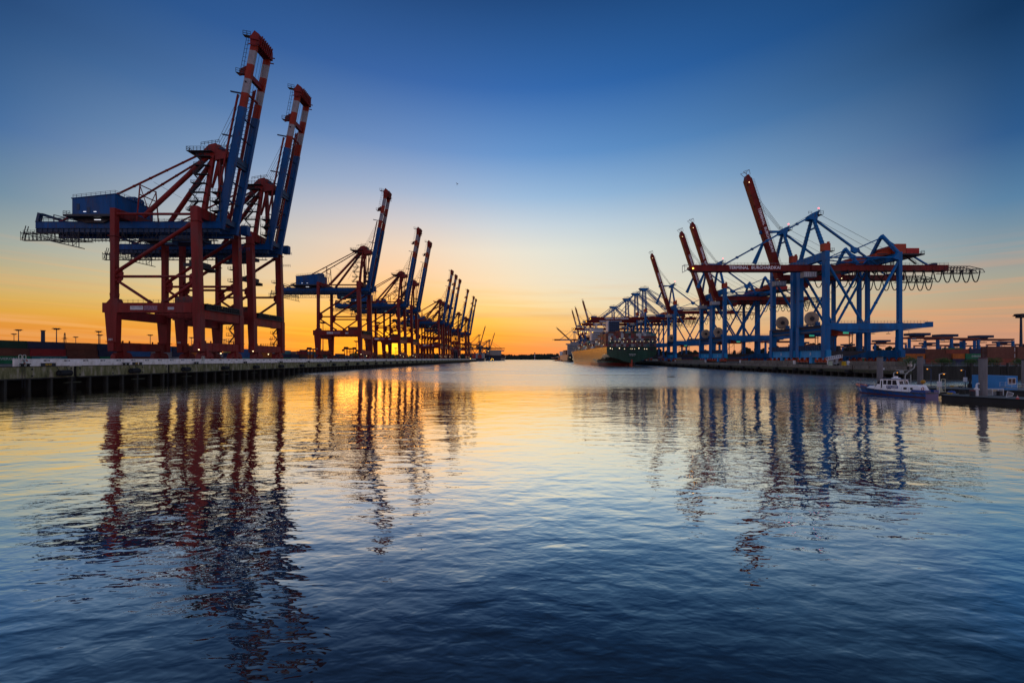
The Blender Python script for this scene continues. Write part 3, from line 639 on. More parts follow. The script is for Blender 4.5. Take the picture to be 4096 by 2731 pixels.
    for v in (4.2, 15.5): b.box(5.8, 9.2, v, v + .4, 41.8, 42.5)
    b.build('spreader', DARK, root)
    # raised boom
    h0 = Vector((-3.6, 0, 57.6)); d = Vector((-13.4, 0, 70.2)); n = Vector((d.z, 0, -d.x)).normalized() * 1        # landward normal
    A = lambda f, v, o=0: h0 + d * f + Vector((0, v, 0)) + n * o
    cuts = [(-.015, .63, 0), (.63, .705, 1), (.705, .78, 2), (.78, .857, 1), (.857, .93, 2), (.93, .985, 1)]
    for v in (V1, V2):
        b = B()
        for f0_, f1_, mi in cuts:
            b.beam(A(f0_, v), A(f1_, v), 1.0, 2.4, mi)
            if mi == 0:
                b.beam(A(f0_, v, -1.25), A(f1_, v, -1.25), 1.25, .1, mi); b.beam(A(f0_, v, 1.25), A(f1_, v, 1.25), 1.25, .1, mi)
        b.beam(A(-.02, v), A(.03, v), 1.3, 2.9, 0)
        if v == V1: b.tube(A(.76, v - .7, 0), A(.76, v - .66, .4), .3, 8, 3)
        bo = b.build('boom_girder', [BLUE, BANDR, BANDW, DARK], root)
    b = B()
    b.beam(A(.985, V1 - .65, .0), A(.985, V2 + .65, 0), 3.2, 3.4)
    b.prism([(A(.985, 0, -1.6).x, A(.985, 0, -1.6).z + 1.4), (A(1.0, 0, 1.6).x, A(1.0, 0, 1.6).z + .6), (A(1.035, 0, .8).x, A(1.035, 0, .8).z), (A(1.02, 0, -1.2).x, A(1.02, 0, -1.2).z)], V1 - .4, V2 + .4)
    for k in range(7): b.beam(A(.96, V1 + .5 + k * .95, -1.85), A(1.02, V1 + .6 + k, -1.85), .18, .5)
    for v in (V1 - 1, V2 + 1): b.beam(A(.955, v, -2.2), A(.955, v, 1.6), .2, .35); b.beam(A(.985, v, -2.2), A(.985, v, 1.6), .2, .35)
    b.build('boom_tip_beam', BOOMRED, root)
    for f, h in ((.03, 2.2), (.34, 1.6), (.36, 2.2), (.48, .5), (.58, .5), (.71, .6), (.80, 2.0), (.24, .5), (.14, .6)):
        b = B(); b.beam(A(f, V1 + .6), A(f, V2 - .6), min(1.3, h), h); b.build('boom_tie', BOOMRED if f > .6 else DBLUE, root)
    b = B()
    for v, o in ((7.9, .6), (9.5, -.4), (10.3, .8)): b.beam(A(.02, v, o), A(.76, v, o), .4, .4)
    for k in range(34): b.tube(A(.04 + k * .021, 7.9, .6), A(.05 + k * .021, 9.5, -.4), .1, 4)
    b.build('boom_conduit', BOOMRED, root)
    b = B()
    for o in (0, .9): b.tube(A(.05, V1 + 1.8, o), A(.93, V1 + 1.8, o), .07, 4)
    for k in range(55): b.tube(A(.05 + k * .016, V1 + 1.8, 0), A(.05 + k * .016, V1 + 1.8, .9), .06, 4)
    b.tube(A(.82, V1 - .6, 2.0), A(1.0, V1 - .6, 2.2), .07, 4); b.tube(A(.82, V1 - .6, 3.0), A(1.01, V1 - .6, 3.0), .07, 4)
    for k in range(9): b.tube(A(.82 + k * .022, V1 - .6, 1.6), A(.82 + k * .022, V1 - .6, 3.0), .06, 4)
    for f in (.80, 1.0): b.rail(A(f, V1 - .6, 1.7), A(f, V1 - .6, 4.6), 1.6, 1.2, .08); b.beam(A(f, V1, 1.6), A(f, V1, 4.6), 1.4, .2)
    b.build('boom_ladder', DARK, root)
    b = B(); b.beam(A(.14, V1 - .2, 2.9), A(.69, V1 - .2, 2.5), .45, .55); b.beam(A(.14, V2 + .2, 2.9), A(.69, V2 + .2, 2.5), .45, .55)
    b.prism([(A(.80, 0, 1.5).x, A(.80, 0, 1.5).z), (A(.845, 0, 1.5).x, A(.845, 0, 1.5).z), (A(.825, 0, 3.4).x, A(.825, 0, 3.4).z), (A(.79, 0, 3.6).x, A(.79, 0, 3.6).z)], V1 - .3, V1 + .3)
    b.build('forestay', BOOMRED, root)
    b = B()
    for f in (.70, .47, .395, .2): b.beam(A(f, V1, 1.5), A(f, V1, 5.6 if f > .3 else 3.4), .5, .4)
    b.build('stay_bracket', DBLUE, root)
    b = B()
    for k in range(5): b.tube(A(.72 - .004 * k, V1 + .4 + k * 1.4, 1.7), Vector((.4 - k * .15, 8.6 + k * .8, 89.3)), .055, 4)
    for k in range(3): b.tube(A(.69, V2 - k * .5, 1.7), Vector((-1 - k * .3, 12, 88.6)), .05, 4)
    for k in range(4): b.tube(A(.96, V1 + 1.6 + k * 1.6, 0), A(.36, V1 + 1.6 + k * 1.6, 0), .05, 4)
    b.build('hoist_rope', ROPE, root)
    b = B(); b.box(-4.2, -1.6, SP - 1.4, SP + .8, 58.2, 62.0); b.rail((-6.3, SP - 1.9, 57.3), (-1.5, SP - 1.9, 57.3), 1.2, 1, .07); b.rail((-5.6, SP - 1.9, 51.5), (-1.5, SP - 1.9, 51.5), 1.2, 1, .07); b.build('hinge_cabin', BLUE, root)
    # sign panels and lamps
    b = B(); b.box(19.3, 23.9, -1.1, -1.0, 24.95, 26.3); sg_ = b.build('sign_panel', WHITE, root); text('Tragfähigkeit  Containerbrücke', 4.0, .42, mat('sign_grey', (.12, .13, .2), .6), sg_, (-23.6, -1.12, 20.1))
    b = B(); b.box(14.2, 18.9, -1.1, -1.0, 24.8, 26.4); b.build('sign_panel', mat('faded_sign', (.30, .16, .22), .6, dirt=.8, dscale=3), root)
    b = B(); b.box(8.2, 10.4, -1.1, -1.0, 25.0, 25.9); sg_ = b.build('sign_panel', WHITE, root); text('EUROKAI', 1.9, .38, BLUE2, sg_, (-10.2, -1.12, 19.8))
    for k, (u, v, z) in enumerate(((-1.2, 9, 9.4), (-1.2, -1.6, 10.6))): b = B(); b.ball((u, v, z), .22); b.build('lamp', LAMPW, root)
    return root
c1 = crane_left()
index_kids()
tops = [ (144.9, 1.0, 'nearest and tallest red container crane, blue raised boom with red and white bands'),
 (174.1, 1.0, 'second red container crane from the left, close behind the nearest one'),
 (292.2, 1.03, 'third red container crane, standing alone with its blue machine house against the sky'),
 (388.4, 1.055, 'fourth red container crane, front one of the pair before the setting sun'),
 (434.9, 1.06, 'fifth red container crane, rear one of the pair before the setting sun'),
 (584, 1.07, 'sixth red container crane, first of the close trio of raised booms'),
 (622, 1.08, 'seventh red container crane, middle of the close trio of raised booms'),
 (664, 1.09, 'eighth red container crane, last of the close trio of raised booms'),
 (769, 1.10, 'ninth red container crane, its raised boom alone between trio and last pair'),
 (870, 1.12, 'tenth red container crane, first of the last small pair'),
 (917, 1.13, 'eleventh and farthest red container crane near the end of the left quay')]
for i, (Y, k, lab) in enumerate(tops):
    o = c1 if i == 0 else dup(c1)
    o.location.y = Y; o.scale = (1, 1, k); o['label'] = lab
    nm = text(str(301 + i), 1.5, .8, WHITE, o, (-31.9, -1.03, 8.4 + (0 if i else 0)), 'number')
# ================================================================ RIGHT CRANES (blue frame, red single boom)
# local frame: u = metres landward (+X) of the waterside rail, v = along the quay, z above water; sx=-1 mirrors for the far terminal
def crane_right(up, pylon, sx=1, lettered=True, name='container_crane', palette=None, simple=False):
    ZQ = 4.7; SP = 16.8; GA = 33.8
    FR, BM, HS = palette or (BLUE2, BOOMRED, ORANGE)
    root = thing(name, (0, 0, ZQ), 'x', 'crane')
    B = lambda: MB(sx, ZQ)
    VC = 8.4; V1, V2 = 6.9, 9.9
    for v in (0, SP):
        b = B(); b.beam((0, v, 56.8), (0, v, 23), 2.1, 2.1); b.beam((0, v, 23), (-.15, v, 8), 2.3, 2.7); b.box(-1.3, 1.3, v - 1.3, v + 1.3, 22.9, 23.1); b.box(-1.15, 1.15, v - 1.15, v + 1.15, 52.6, 52.8)
        b.box(-1.4, 1.4, v - 1.3, v + 1.3, 13.0, 13.3); b.build('leg', FR, root)
        b = B(); b.beam((GA, v, 56), (GA, v, 8), 1.35, 1.6); b.box(GA - 1, GA + 1, v - .9, v + .9, 23.7, 23.9); b.prism([(GA - 3.4, 53.4), (GA - .8, 56.4), (GA + .8, 56.4), (GA + .8, 52)], v - .7, v + .7); b.beam((GA, v, 20.7), (GA, v, 8), 1.6, 2.1); b.build('leg', FR, root)
        b = B(); b.prism([(1.0, 20.7), (GA + 1, 20.7), (48.6, 21.9), (48.6, 24.3), (46.5, 24.3), (46.0, 23.7), (1.0, 23.7)], v - .8, v + .8)
        b.prism([(3, 20.7), (8, 19.8), (18, 19.4), (30, 19.9), (GA - .8, 20.7)], v - .5, v + .5); b.prism([(GA + 1, 20.7), (38, 20.9), (44, 21.2), (GA + 1, 20.2)], v - .4, v + .4); b.build('portal_beam', FR, root)
        b = B(); b.rail((2, v - .7, 23.7), (46, v - .7, 23.7), 1.1, 1.5, .05)
        b.build('railing', GREY, root)
        for p, q in (((.8, v, 51.2), (17.0, v, 23.7)), ((GA - .6, v, 51.8), (17.8, v, 23.7))):
            b = B(); b.tube(p, q, .55, 10)
            for f in (.33, .66): b.tube(Vector(p).lerp(Vector(q), f), Vector(p).lerp(Vector(q), f + .012), .7, 8)
            b.build('brace', FR, root)
        b = B(); b.tube((0, v, 53.9), (GA, v, 53.9), .36, 8); b.tube((0, v, 52.7), (GA, SP - v, 54.6), .28, 8); b.build('top_tie', FR, root)
    b = B(); b.box(-1.5, 1.4, -1.0, 1.6, 56.82, 60.2); b.tube((.8, -.4, 60.2), (.8, -.4, 61), .55, 10); b.build('winch_housing', HS, root)
    b = B(); b.rail((1.6, -1, 56.8), (3.2, -1, 56.8), 1.2, .8, .06); b.box(1.4, 3.2, -1.2, 1.2, 56.6, 56.8); b.rail((1.5, -1, 37), (3.2, -1, 37), 1.2, .8, .06); b.box(-1.8, 1.8, SP - 2, SP - 1.2, 36, 36.1); b.build('service_platform', DARK, root)
    for u, zt, zb in ((0, 56.6, 53.0), (GA, 55.8, 52.9)):
        b = B(); b.box(u - 1.0, u + 1.0, 1.06, SP - 1.06, zb, zt)
        for k in range(7): b.box(u - 1.05, u + 1.05, 2 + k * 2, 2.15 + k * 2, zb - .04, zt + .04)
        b.build('top_beam', FR, root)
        b = B(); b.box(u - 1.0, u + 1.0, -1.9, SP + 1.9, 8.0, 11.4)
        for k in (.6, 4.2, 12.4, 16.0): b.prismx([(k - .9, 8.0), (k + .9, 8.0), (k, 6.6)], u - .8, u + .8)
        b.box(u - .9, u + .9, SP / 2 - 1, SP / 2 + 1, 5.2, 8.0)
        b.build('sill_beam', LBLUE if u == 0 else FR, root)
        if not simple:
            b = B(); b.box(u - 1.02, u - 1.06, 0, 0, 0, 0)
        for vc in (2.4, SP - 2.4):
            b = B()
            for k in (-2.0, 2.0):
                b.prismx([(vc + k - 1.5, 6.6), (vc + k - .8, 7.9), (vc + k + .8, 7.9), (vc + k + 1.5, 6.6)], u - .75, u + .75)
                for j in (-1, 1): b.prismx([(vc + k + j - .95, 5.7), (vc + k + j - .5, 6.6), (vc + k + j + .5, 6.6), (vc + k + j + .95, 5.7)], u - .65, u + .65)
            bg_ = b.build('bogie', ORANGE if palette is None else HS, root)
            b = B()
            for k in (-3.4, -2.6, -1.4, -.6, .6, 1.4, 2.6, 3.4): b.tube((u - .3, vc + k, 5.15), (u + .3, vc + k, 5.15), .42, 12)
            b.build('wheel_set', DARK, bg_)
    b = B(); b.box(-.9, .9, 1.1, SP - 1.1, 19.6, 20.6); b.box(-.9, .9, 1.1, SP - 1.1, 21.6, 22.6); b.build('portal_beam', DBLUE, root)
    b = B(); b.box(GA - .8, GA + .8, .9, SP - .9, 20.8, 23.6); b.build('portal_beam', FR, root)
    b = B(); b.box(-2.2, 1.6, 1.2, SP - 1.2, 22.6, 22.8); b.rail((-2.2, 1.3, 22.8), (-2.2, SP - 1.3, 22.8), 1.1, 1.2, .06); b.build('platform', DARK, root)
    b = B(); b.prismx([(1.3, 13.6), (SP - 1.3, 13.6), (SP - 1.3, 11.4), (1.3, 11.4)], -1.7, -1.2)
    for k in range(12): b.box(-1.9, -1.7, 1.6 + k * 1.2, 1.8 + k * 1.2, 11.2, 13.8)
    b.build('buffer_screen', DBLUE, root)
    # cable reel
    b = B(); b.tube((-.4, VC - .3, 26.6), (-.4, VC + .3, 26.6), 3.4, 36)
    for k in range(24):
        a = k * math.pi / 12; b.box(-.4 + .9 * math.cos(a), -.4 + .9 * math.cos(a) + .01, 0, 0, 0, 0) if False else b.tube((-.4 + .9 * math.cos(a), VC - .36, 26.6 + .9 * math.sin(a)), (-.4 + 3.3 * math.cos(a), VC - .36, 26.6 + 3.3 * math.sin(a)), .04, 4, 1)
    b.tube((-.4, VC - .32, 26.6), (-.4, VC - .7, 26.6), .95, 16, 1); b.build('cable_reel', [BEIGE, DARK], root)
    b = B(); b.beam((1.2, VC, 22.8), (-.4, VC + .6, 26.6), .5, .5); b.box(1.2, 3, VC - 1, VC + 1, 22.8, 25); b.build('reel_stand', FR, root)
    # girder with rear lattice
    G0, G1 = 49.4, 51.9
    b = B(); b.box(-1.6, 64, V1, V2, G0, G1); b.box(-1.6, 64, V1 - .25, V2 + .25, G1, G1 + .14); b.box(-1.6, 64, V1 - .2, V2 + .2, G0 - .14, G0)
    for k in range(22): b.box(1 + k * 2.9, 1.1 + k * 2.9, V1 - .05, V2 + .05, G0, G1)
    b.build('main_girder', BM, root)
    b = B(); b.rail((4, V1, G1 + .14), (63.8, V1, G1 + .14), 1.1, 2, .05); b.box(57, 59, 7.3, 9.4, G1 + .14, G1 + 1.2)
    b.build('railing', DBLUE, root)
    b = B()
    for v in (V1, V2):
        b.beam((64, v, 51.4), (74, v, 51.4), .3, .35); b.beam((74, v, 51.4), (80.0, v, 50.0), .25, .25); b.beam((61, v, 48.4), (78, v, 48.4), .25, .25); b.tube((80, v, 50.2), (81.2, v, 48.6), .12, 4); b.tube((78, v, 48.4), (81.2, v, 48.6), .12, 4)
        for k in range(12): u = 62 + k * 1.5; b.tube((u, v, 48.4), (u, v, 51.4 if u < 74 else 50.6), .09, 4); b.tube((u, v, 51.3 if u < 74 else 50.4), (u + 1.5, v, 49.9), .08, 4)
        b.tube((62, v, 49.9), (80, v, 49.9), .12, 4)
    for k in range(7): b.tube((64 + k * 2.2, V1, 48.4), (64 + k * 2.2, V2, 48.4), .1, 4)
    b.build('rear_lattice', DARK, root)
    b = B()
    for k in range(14):
        u = 15.4 + k * 4.5; w = 4.2; dp = 5.6 - (0 if u > 34 else 1.6) - .25 * (k % 2)
        pts = [(u + w * s_ / 12, V1 - .7, 49.2 - dp * (1 - (abs(s_ / 6 - 1)) ** 2.4)) for s_ in range(13)]; b.path(pts, .23, 6)
        b.box(u - .25, u + .25, V1 - .9, V1 - .2, 48.4, 49.5)
    b.build('festoon_cable', RUBBER, root)
    # trolley and cabinets under the girder
    b = B(); b.box(3, 12, 6.2, 10.6, 47.8, 49.2); b.box(4, 9, 5.4, 7.4, 46.6, 48.6); b.box(9.5, 12.4, 6.6, 9.6, 45.2, 47.8, 1); b.rail((2, 6.1, 47.8), (13, 6.1, 47.8), 1.0, 1.5, .06, 2); b.build('trolley', [DARK, BM, DARK], root)
    b = B(); b.box(-7.4, -1.4, 3.6, 6.2, 45.6, 48.2, 0)
    for k in range(7): b.box(-7.2 + k * .82, -6.9 + k * .82, 3.52, 3.6, 45.9, 47.9, 1)
    b.build('electrical_cabin', [GREY, WHITE], root)
    b = B()
    for k, u in enumerate((-4, 4.6, 11.5)): b.ball((u, 5.2, 45.3 if k else 48.4), .18)
    b.build('lamp', LAMPW, root)
    # machinery house and its deck
    b = B(); b.prism([(35.2, 56.5), (40.1, 56.5), (40.1, 60.9), (39.9, 61.1), (35.2, 61.1), (34.4, 60.2)], 3.2, 14.6); b.prism([(27, 55.6), (35.1, 56.5), (35.1, 59.4), (27, 57.0)], 5, 13)
    hs = b.build('machine_house', HS, root); b = B(); b.box(34.1, 34.35, 6, 12, 57.4, 58.6); b.box(28, 33, 4.9, 5.0, 56.4, 57.0); b.build('vent_panel', DARK, hs)
    b = B(); b.box(40.3, 46.2, 3.2, 5.7, 56.4, 59.1)
    for k in range(11): b.box(40.5 + k * .53, 40.7 + k * .53, 3.12, 3.2, 56.6, 58.9)
    b.build('equipment_container', mat('red_container', (.42, .035, .03), .5, dirt=.25), root)
    b = B(); b.box(33, 48, 2.4, 15, 55.8, 56.4); b.prism([(36, 55.8), (46, 55.8), (42, 54.6), (37, 54.6)], 5, 12); b.rail((46.4, 2.5, 56.4), (48, 2.5, 56.4), 1.3, .8, .06); b.rail((48, 2.5, 56.4), (48, 15, 56.4), 1.3, 1.6, .06)
    for u, v in ((36.4, 7.2), (36.4, 9.6), (39.4, 7.2), (39.4, 9.6), (41.8, 7.2), (38, 7.2)): b.tube((u, v, G1), (u, v, 55.8), .22, 6)
    b.beam((41.5, 5, 55.8), (46.5, 5, 52), .9, .14); b.rail((41.5, 4.6, 55.8), (46.5, 4.6, 52), 1.0, .8, .05); b.build('house_deck', DARK, root)
    # masts
    if pylon == 'a':
        ZA = 75.6
        for v0, v1 in ((.4, VC - .8), (SP - .4, VC + .8)):
            b = B(); b.beam((0, v0, 56.4), (0, v1, ZA - 1.6), 1.35, 1.35, 0, 1.0, 1.0)
            for k in range(10): p_ = Vector((0, v0, 57)).lerp(Vector((0, v1, ZA - 2)), k / 10); b.box(p_.x - .8, p_.x + .8, p_.y - .75, p_.y + .75, p_.z, p_.z + .1)
            b.build('mast_leg', FR, root)
        b = B(); b.box(-.4, .4, VC - 2.4, VC + 2.4, 69.4, 70.0); b.build('mast_tie', FR, root)
        b = B(); b.prism([(-2.6, ZA - 1.6), (1.2, ZA - 2.2), (1.8, ZA + .8), (2.8, ZA + 2.8), (.2, ZA + 1.8), (-2.2, ZA + .2)], VC - 1.6, VC + 1.6); b.build('mast_head', FR, root)
        b = B(); b.box(1, 3.8, VC - 2, VC + 2, ZA + .4, ZA + .5); b.rail((1.2, VC - 2, ZA + .5), (3.8, VC - 2, ZA + .5), 1.6, .9, .07); b.rail((1.4, VC - 1, ZA - 4), (3, VC - 1, ZA - 4), 1.4, .8, .07); b.rail((-2.6, VC - 1, ZA + 1), (-1, VC - 1, ZA + 1), 1.2, .8, .07); b.tube((3, VC, ZA), (3, VC, ZA + 4), .08, 4); b.build('head_platform', DARK, root)
        b = B(); b.ball((3, VC, ZA + 4.1), .32); b.build('warning_lamp', LAMPR, root)
        b = B(); b.beam((1, VC, ZA - 1.2), (20.7, VC, 59.9), .8, .8); b.beam((20.7, VC, 59.9), (31.6, VC, 52), .7, .7); b.prism([(18.6, 61.2), (22.0, 60.4), (22.6, 59.0), (20.6, 57.8), (18.8, 58.8)], VC - .5, VC + .5); b.build('backstay', FR, root)
        b = B(); b.beam((GA - .4, VC, 65.6), (20.7, VC, 60), .5, .5); b.beam((20.7, VC, 59.8), (4, VC, 54), .5, .5); b.beam((GA - .4, VC, 65.6), (56, VC, 52), .6, .6); b.build('tie_bar', FR, root)
        for v0 in (.3, SP - .3): b = B(); b.beam((GA, v0, 55.8), (GA - .4, VC + (-.4 if v0 < 5 else .4), 66), 1.15, 1.15); b.build('mast_leg', FR, root)
        b = B(); b.prism([(GA - 1.9, 64.8), (GA + 1.2, 64.8), (GA - .3, 67.0)], VC - .8, VC + .8); b.build('mast_head', FR, root)
        b = B(); b.tube((2, VC - .5, ZA + 1.5), (34, VC - .5, 60), .07, 4); b.tube((2, VC + .5, ZA - 1), (32, VC + .5, 58), .07, 4); b.build('hoist_rope', ROPE, root)
    else:
        ZA = 82.5
        for v0 in (VC - 2.2, VC + 2.2):
            for u0, u1 in ((-.8, -.4), (4.0, 2.4)):
                b = B(); b.beam((u0, v0, 56.4), (u1, v0 * .85 + VC * .15, ZA - 1.6), .85, .85); b.build('mast_leg', FR, root)
        b = B(); 
        for k in range(5): z_ = 59 + k * 4.6; b.tube((-.8, VC - 2.2, z_), (3.8, VC - 2.2, z_), .18, 5); b.tube((-.8, VC + 2.2, z_), (3.6, VC - 2.2, z_ + 4), .14, 5)
        b.build('mast_tie', FR, root)
        b = B(); b.prism([(-5.2, ZA + .6), (-3, ZA - 1.2), (1, ZA - 2.4), (3, ZA - 2), (6.2, ZA + .2), (6.4, ZA + 1.0), (-5, ZA + 1.0)], VC - 2.6, VC + 2.6); b.build('mast_head', FR, root)
        b = B(); b.rail((-4, VC - 2.6, ZA + 1), (6, VC - 2.6, ZA + 1), 1.5, 1.2, .09); b.tube((1, VC, ZA + 1), (1, VC, ZA + 3.4), .12, 4); b.tube((1, VC, ZA + 3.4), (4, VC, ZA + 3.2), .2, 4); b.build('head_platform', DARK, root)
        for v0 in (VC - 2, VC + 2):
            b = B(); b.beam((4, v0, ZA), (33.5, v0, 57.0), .8, .8); b.beam((5, v0, ZA + .6), (33, v0, 69), .45, .45); b.beam((33, v0, 69), (56, v0, 52), .45, .45) if False else b.beam((33, v0, 69), (50, v0, 60.0), .45, .45)
            b.build('backstay', FR, root)
            b = B(); b.beam((3, v0, ZA - 1.5), (33.5, v0, 53.0), .6, .6); b.build('mast_brace', FR, root)
    # boom
    L_ = 57.6 if pylon == 'a' else 64
    hx, hz = -2.0, 50.6
    b = MB(sx, 0); b.box(-L_ + 2, 0, -1.5, 1.5, -1.35, 1.35); b.prism([(-L_ + 2, -1.35), (-L_ + 2, 1.35), (-L_ - .2, .7), (-L_ - .2, -.2)], -1.5, 1.5)
    b.box(-L_ + 2, -.2, -1.75, 1.75, 1.35, 1.5); b.box(-L_ + 2, -.2, -1.7, 1.7, -1.5, -1.35)
    for k in range(18): b.box(-L_ + 4 + k * 3, -L_ + 4.1 + k * 3, -1.55, 1.55, -1.35, 1.35)
    for k in range(9): b.tube((-L_ + 5 + k * 6, -.8, -1.7), (-L_ + 5 + k * 6, -.8, -1.5), .35, 8, 1)
    b.box(.1, 1.4, -2.2, 2.2, -1.2, .6)
    bo = b.build('boom', [BM, DARK], root, (sx * hx, VC, hz - ZQ))
    b = MB(sx, 0); b.rail((-L_ + 3, -1.6, 1.5), (-2, -1.6, 1.5), 1.0, 1.6, .05); b.path([(-L_ - .1, -1.4, -.2), (-L_ - 2.4, -1.4, -1.6), (-L_ - 2.4, -1.4, 1.7), (-L_ + .2, -1.4, 1.4)], .12, 5); b.path([(-L_ - .1, 1.4, -.2), (-L_ - 2.4, 1.4, -1.6), (-L_ - 2.4, 1.4, 1.7), (-L_ + .2, 1.4, 1.4)], .12, 5); b.tube((-L_ - 2.4, -1.4, 1.7), (-L_ - 2.4, 1.4, 1.7), .1, 4)
    b.build('boom_railing', GREY, bo)
    if lettered: text('TERMINAL  BURCHARDKAI', 24.6 if pylon == 'a' else 29, 1.5 if pylon == 'a' else 1.9, mat('letter_white', (.88, .87, .9), .5), bo, (-L_ + 18.6, -1.58, -.55 if pylon == 'a' else -.9))
    if up: b = MB(sx, 0); b.ball((-L_ + 4, -1.7, -.6), .22); b.build('lamp', LAMPW, bo)
    else: b = MB(sx, 0); b.ball((-L_ + 1.5, -1.7, -.2), .35); b.build('lamp', LAMPY, bo)
    if up is True: bo.rotation_euler.y = R(72) * sx
    elif up: bo.rotation_euler.y = R(up) * sx
    hinge = Vector((hx, VC, hz)); an = R(72 if up is True else (up or 0))
    Pb = lambda f, o=1.4: hinge + Vector((-math.cos(an) * L_ * f + math.sin(an) * o, 0, math.sin(an) * L_ * f + math.cos(an) * o))
    top = Vector((-1, VC, ZA))
    if up:
        b = B()
        for k in range(4): b.tube(Pb(.80 - k * .02) + Vector((0, k * .5 - .8, 0)), top + Vector((0, k * .5 - .8, 1 - k * .2)), .075, 4)
        b.build('hoist_rope', ROPE, root)
        if pylon == 'a' and up is True:
            b = B(); q = Vector((-12.6, VC, ZA - .4)); b.beam(top, q, .9, .8, 0, .9, 1.9); q2 = Pb(.38, .2) + Vector((0, 2.6, 0)); b.beam(q2, q2 + Vector((-5.4, 0, -12.5)), .7, 1.1, 0, .7, 2.2); b.build('forestay', FR, root)
    else:
        b = B(); b.beam(top, Pb(.72, 1.4), .6, .7)
        for k in range(5): p_ = Vector(top).lerp(Pb(.72), .15 + .17 * k); b.box(p_.x - .5, p_.x + .5, p_.y - .5, p_.y + .5, p_.z - .5, p_.z + .5)
        if pylon != 'a': b.beam(top, Pb(.4, 1.4), .6, .6); b.beam(top + Vector((0, 3, 0)), Pb(.7, 1.4) + Vector((0, 3, 0)), .45, .45)
        b.build('forestay', FR, root)
        b = B()
        for k in range(2): b.tube(top + Vector((0, k * .6, 1)), Pb(.70, 1.6), .07, 4)
        b.build('hoist_rope', ROPE, root)
    # lashing platform with control cab under the portal
    if not simple:
        b = B(); b.box(7, 12.6, 1.6, 5.6, 18.4, 21.0); b.box(5.6, 14.6, 1.2, 6, 21.0, 21.3); b.box(5.5, 14, 1.4, 5.8, 18.1, 18.4); cb = b.build('control_cab', ORANGE, root)
        b = B(); b.box(9.2, 11.8, 1.5, 1.6, 18.9, 20.7); b.box(12.62, 12.7, 2, 5, 18.9, 20.7); b.each('window', GREENGL, cb)
        b = B(); b.prism([(2, 10.2), (3, 11.0), (21, 11.0), (21, 10.6), (17, 9.4), (14, 8.6), (4, 8.6)], 3, 13.5); b.rail((2, 3, 11), (21, 3, 11), 1.2, 1.4, .06)
        for u, v in ((13.6, 3.4), (15, 3.4), (5, 3.4), (13.6, 13)): b.tube((u, v, 11), (u, v, 21), .18, 5)
        b.box(3, 4.2, 4, 5, 11, 13); b.tube((9, 4, 11), (9, 4, 13.4), 1.1, 12, 0, .7); b.beam((11, 3.6, 11), (15, 3.6, 15), .7, .12); b.path([(2.5, 3.4, 14.6), (7, 3.4, 16), (8, 3.4, 18)], .12, 4); b.build('lashing_platform', DARK, root)
        for u in (3.4, 6, 12): b = B(); b.box(u, u + 1.5, 3.6, 4.0, 9.2, 9.55); b.build('lamp', LAMPY, root)
        b = B()
        for u in (22, 29, 38.5): b.tube((u, .3, 20.4), (u, .3, 19.0), .06, 4); b.tube((u, .3, 19.0), (u, .3, 18.8), .8, 10)
        b.build('hanging_lamp', DARK, root)
    return root
WA = lambda Y: xr(Y) + 4
def place(o, Y, lab, k=1.0, group='blue framed container cranes on the right quay', X=None):
    o.location = (WA(Y) if X is None else X, Y, 4.7); o.scale = (1, 1, k); tag(o, lab, 'crane', group)
rd = crane_right(False, 'a'); ru = crane_right(True, 'a'); rp = crane_right(False, 'p'); rs = crane_right(True, 'p')
index_kids()
place(rd, 184, 'nearest blue container crane, its red lettered boom lowered level')
def numb(o, s, SPc=8.4): text(s, .9, 1.5, WHITE, o, (-1.04, SPc + .4, 4.3), 'number', '-x')
numb(rd, '30')
ups = [(206.6, 'blue container crane with the tallest raised red boom, just behind the nearest one'), (280.7, 'blue container crane with raised red boom, right one of the close pair'),
       (301.5, 'blue container crane with raised red boom, left one of the close pair'), (378, 'blue container crane with raised red boom, alone beside the green ship\'s stern')]
cr = []
for i, (Y, lab) in enumerate(ups):
    o = ru if i == 0 else dup(ru); place(o, Y, lab, 1 if i < 3 else 1.03); cr.append(o); numb(o, str(31 + i))
dn = [(478, 'blue container crane with wide stay mast and lowered boom, nearest behind the green ship'), (515, 'blue container crane with lowered red boom, second one behind the green ship'),
      (566, 'blue container crane with lowered red boom, third one behind the green ship'), (665, 'blue container crane with lowered red boom, fourth one behind the green ship')]
for i, (Y, lab) in enumerate(dn):
    o = rp if i == 0 else dup(rp); place(o, Y, lab, (1.12, 1.12, 1.13, 1.15)[i])
fu = [(795, 1.12, 'farther container crane with raised red boom, rightmost of the three thin ones above the ships'), (930, 1.15, 'far container crane with raised boom, middle of the three thin ones above the ships'), (1010, 1.18, 'far container crane with raised boom, leftmost of the three thin ones above the ships')]
for i, (Y, k, lab) in enumerate(fu):
    o = rs if i == 0 else dup(rs); place(o, Y, lab, k, X=WA(Y) - 12)
o = dup(rp); place(o, 1020, 'farthest right bank crane with lowered boom, reaching out over the second ship', 1.12, X=WA(1020) - 15)
rh = crane_right(42, 'p', lettered=False, simple=True); place(rh, 1130, 'far container crane on the right with its boom raised only halfway', 1.02, X=WA(1130) - 16)
